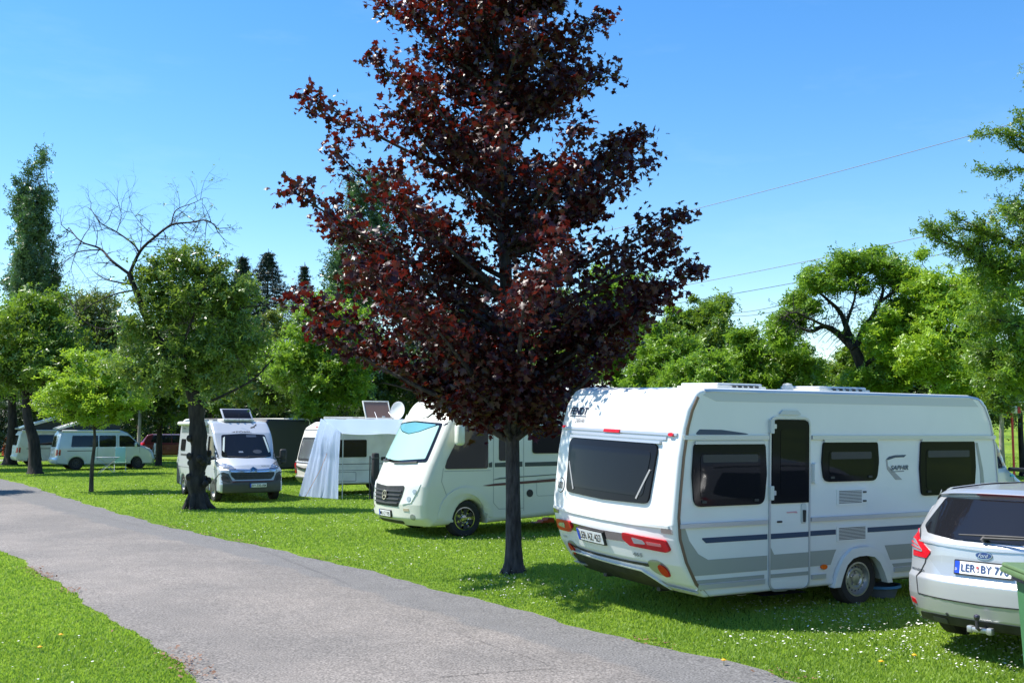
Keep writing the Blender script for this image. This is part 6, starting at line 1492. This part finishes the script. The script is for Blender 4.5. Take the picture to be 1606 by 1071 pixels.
def build_dark_camper():
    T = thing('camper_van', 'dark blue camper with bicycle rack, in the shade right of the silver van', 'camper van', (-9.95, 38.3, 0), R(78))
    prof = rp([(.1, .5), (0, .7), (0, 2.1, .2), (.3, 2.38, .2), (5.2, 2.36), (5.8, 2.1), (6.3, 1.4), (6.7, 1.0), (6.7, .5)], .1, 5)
    B = Body(prof, 2.15, .08, None, .3, 6); B.emit('body', mat('shade_darkened_blue_paint', (.010, .013, .025), .5, coat=.05), T, 50)  # dark blue taken near black: the tree shade is put into the body colour
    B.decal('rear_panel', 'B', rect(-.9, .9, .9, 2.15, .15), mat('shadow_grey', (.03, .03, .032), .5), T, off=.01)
    B.decal('rear_window', 'B', rect(-.6, .6, 1.6, 2.05, .08), GLASS, T, off=.02)
    for s in (-1, 1):
        B.decal('tail_light', 'B', rect(min(s*.85, s*1.0), max(s*.85, s*1.0), .9, 1.45, .03), REDL, T, off=.02)
        for x in (1.2, 5.4): wheel(T, x, s*.95, .33, .2, .2, s)
    K = MB(); 
    for z in (.9, 1.5): K.tube([(0, -.6, z), (-.35, -.6, z), (-.35, .6, z), (0, .6, z)], .018, 6)
    K.tube([(-.35, -.3, .9), (-.35, -.3, 1.5)], .015, 6); K.tube([(-.35, .3, .9), (-.35, .3, 1.5)], .015, 6); K.out('bicycle_rack', ALU, T)
    Bk = thing('bicycle', 'bicycle carried on the rack of the dark blue camper', 'bicycle', Matrix.Translation((-9.95, 38.3, 0))@Matrix.Rotation(R(78), 4, 'Z')@Vector((-.28, 0, .95)), R(78+90))
    FR = mat('bicycle_frame', (.25, .26, .28), .3, metal=.6)
    for x in (-.52, .52):
        MB().lathe([(.33, -.016), (.35, 0), (.33, .016), (.315, .0)], 28, Matrix.Translation((x, 0, .33))@Matrix.Rotation(math.pi/2, 4, 'X')).out('wheel', RUBBER, Bk)
    MB().tube([(-.52, 0, .33), (-.12, 0, .30), (.38, 0, .75), (-.22, 0, .78), (-.12, 0, .30)], .016, 6).tube([(.52, 0, .33), (.36, 0, .9)], .016, 6).tube([(-.52, 0, .33), (-.22, 0, .78)], .012, 6).out('frame', FR, Bk)
    MB().tube([(.36, -.26, .95), (.36, 0, .92), (.36, .26, .95)], .014, 6).out('handlebar', BLACK, Bk)
    MB().box((-.24, 0, .86), (.24, .12, .05), .02).out('saddle', BLACK, Bk)
    # pale caravan further back
    T2 = thing('caravan', 'pale caravan in the shade, only its upper side visible over the silver van', 'caravan', (-13.2, 42.0, 0), R(12))
    B2 = Body(rp([(.1, .5), (0, .7), (.2, 2.4), (5.0, 2.45), (5.3, 1.5), (5.2, .5)], .2, 5), 2.2, .08, None, .3, 6); B2.emit('body', OLDWHITE, T2, 50)
    B2.decal('side_window', 'R', rect(1.0, 2.0, 1.3, 1.85, .06), GLASSR, T2, off=.02); B2.decal('side_window', 'R', rect(3.4, 4.4, 1.3, 1.85, .06), GLASSR, T2, off=.02)
    B2.ribbon('side_rail', 'R', [(.1, 2.05), (5.2, 2.05)], .04, GREYPL, T2, off=.01)
    for s in (-1, 1): wheel(T2, 2.6, s*.95, .31, .18, .19, s)
build_dark_camper()
def build_red_car():
    T = thing('parked_car', 'dark red off-road car half hidden behind the silver van and a folding chair', 'car', (-23.9, 67.5, 0), R(20))
    prof = rp([(.1, .35), (0, .5), (.0, .95), (.12, 1.12), (.55, 1.60, .1), (.9, 1.68), (2.6, 1.66, .3), (3.5, 1.15, .1), (4.3, 1.02, .2), (4.5, .7), (4.45, .35)], .08, 5)+arc(3.6, .35, .38, 0, 180, 10)+arc(.9, .35, .38, 0, 180, 10)
    def df(x, y, z): s = abs(y)/.92; return x+smooth((.6-x)/.6)*.2*s**3-smooth((x-3.5)/1)*.25*s**3, y*(1-.22*max(0, (z-1.0)/.7)), z
    B = Body(prof, 1.84, .07, df, .2, 10); B.emit('body', REDCAR, T, 50)
    for s, ax in ((-1, 'R'), (1, 'L')):
        B.decal('side_window', ax, rp([(.75, 1.15), (2.0, 1.12), (2.0, 1.55), (.95, 1.55)], .05), GLASS, T, off=.006); B.decal('side_window', ax, rp([(2.06, 1.12), (3.3, 1.12), (2.55, 1.55), (2.06, 1.57)], .05), GLASS, T, off=.006)
        B.decal('tail_light', ax, rp([(.05, .92), (.45, 1.0), (.40, 1.14), (.16, 1.12)], .02), REDL, T, off=.012)
        B.decal('tail_light', 'B', rp([(s*.9, .9), (s*.55, .93), (s*.6, 1.1), (s*.85, 1.1)], .02), REDL, T, off=.012)
        for x in (.9, 3.6): wheel(T, x, s*.8, .35, .22, .22, s, 'alloy')
    B.decal('rear_window', 'B', rp([(-.6, 1.2), (.6, 1.2), (.5, 1.5), (-.5, 1.5)], .05), GLASS, T, off=.006)
    B.ribbon('roof_rail', 'R', [(.9, 1.62), (2.5, 1.62)], .03, ALU, T, off=.02)
    MB().box((2.2, 0, .42), (4, 1.4, .2)).out('underbody', BLACK, T)
build_red_car()
def folding_table(p, rz, label, w_=1.1):
    T = thing('camping_table', label, 'table', p, rz)
    MB().box((0, 0, .70), (w_, .62, .025), .008).out('tabletop', mat('table_grey', (.45, .47, .48), .5), T)
    for y in (-.28, .28):
        MB().tube([(-w_*.42, y, .69), (w_*.35, y, 0)], .013, 6).out('leg', ALU, T); MB().tube([(w_*.42, y, .69), (-w_*.35, y, 0)], .013, 6).out('leg', ALU, T)
def folding_chair(p, rz, label, col, cn):
    T = thing('camping_chair', label, 'chair', p, rz); FB = mat(cn, col, .6)
    MB().box((0, 0, .43), (.48, .46, .03), .01).out('seat', FB, T)
    MB().box((0, 0, 0), (.46, .03, .68), .01, rot=Matrix.Rotation(R(-16), 3, 'X')).bm
    b_ = MB().box((0, .34, .80), (.46, .03, .70), .01); b_ = b_.out('backrest', FB, T)
    for x in (-.25, .25):
        MB().tube([(x, -.25, 0), (x, .22, .62), (x, .36, 1.12)], .013, 6).out('leg', ALU, T); MB().tube([(x, .28, 0), (x, -.22, .62)], .013, 6).out('leg', ALU, T); MB().tube([(x, -.22, .63), (x, .24, .63)], .016, 6).out('armrest', GREYPL, T)
p = G(168, 741); folding_table((p.x, p.y, 0), R(10), 'low grey camping table in the shade beside the pale silver camper van', 1.0)
p = G(188, 739); folding_chair((p.x, p.y, 0), R(200), 'camping chair with pale turquoise cover beside the pale silver camper van', (.35, .62, .60), 'turquoise_cloth')
folding_table((-22.8, 63.5, 0), R(5), 'folding camping table with crossed legs in front of the dark red car', 1.5)
folding_chair((-21.7, 63.2, 0), R(-60), 'white framed folding chair in front of the dark red car', (.65, .66, .66), 'white_cloth')
w0 = G(850, 822); L_ = thing('levelling_ramp', 'orange levelling ramp on the grass under the back of the motorhome', 'ramp', (w0.x, w0.y+.3, .0), R(30))
MB().prism([(-.25, 0), (.25, 0), (.25, .11), (.10, .11), (.08, .07), (-.03, .07), (-.05, .03), (-.2, .03)], 'y', -.12, .12).out('wedge', mat('orange_plastic', (.70, .13, .03), .5), L_)
# marker post on the rise, wash-up hut, tent, parked vehicle at the far left
def build_marker():
    p = at(1589, 700, 33); T = thing('marker_post', 'red and white banded marker post beyond the wing mirror of the grey van', 'post', (p.x, 33, 0))
    RD = mat('red_band', (.55, .04, .04), .5)
    MB().tube([(0, 0, 0), (0, 0, 2.75)], .035, 10).out('pole', RD, T)
    MB().box((-.12, 0, 2.62), (.10, .06, .22), .01).box((.22, 0, 2.62), (.10, .06, .22), .01).out('red_panel', RD, T)
    MB().box((.05, -.01, 2.62), (.22, .06, .22), .01).out('white_panel', WHITE, T)
    MB().tube([(.0, 0, 2.85), (.5, 0, 2.86)], .02, 6).out('arm', ALU, T)
build_marker()
def build_hut():
    T = thing('hut', 'low whitewashed hut with a grey roof at the far left edge', 'hut', (-46.5, 92, 0), R(8))
    MB().box((0, 0, 1.3), (6.5, 5, 2.6)).out('wall', mat('white_render', (.62, .63, .62), .8, dirt=.15), T)
    MB().prism([(-2.9, 2.6), (2.9, 2.6), (0, 4.0)], 'x', -3.5, 3.5).out('roof', mat('roof_grey', (.22, .20, .19), .8, dirt=.3, scale=3), T)
    MB().box((1.6, -2.51, 1.05), (.95, .06, 2.05), .01).out('door', mat('door_grey', (.35, .36, .37), .5), T)
    MB().box((-1.2, -2.51, 1.5), (1.2, .05, .9), .01).out('window', GLASS, T)
build_hut()
def build_tent():
    T = thing('tent', 'small orange red tent behind the dark trunks at the left edge', 'tent', (-36.9, 80, 0), R(20))
    OR = mat('orange_canvas', (.62, .12, .04), .7, dirt=.15)
    V = MB(); n_ = 12; rings = []
    for j in range(7):
        z = 2.35*j/6; s = (1-(j/6)**2.2)**.5 if j < 6 else .02
        rings.append([V.bm.verts.new((1.35*s*math.cos(2*math.pi*k/n_)*(1.15 if k % 3 == 0 else .95), 1.2*s*math.sin(2*math.pi*k/n_), z)) for k in range(n_)])
    for a_, b_ in zip(rings, rings[1:]):
        for k in range(n_): V.bm.faces.new((a_[k], a_[(k+1) % n_], b_[(k+1) % n_], b_[k]))
    V.out('canvas', OR, T, 30)
    MB().prism([(-.4, 0), (.4, 0), (.15, 1.3), (-.15, 1.3)], 'y', -1.3, -1.22).out('door_flap', mat('door_flap_dark', (.10, .03, .03), .8), T)
build_tent()
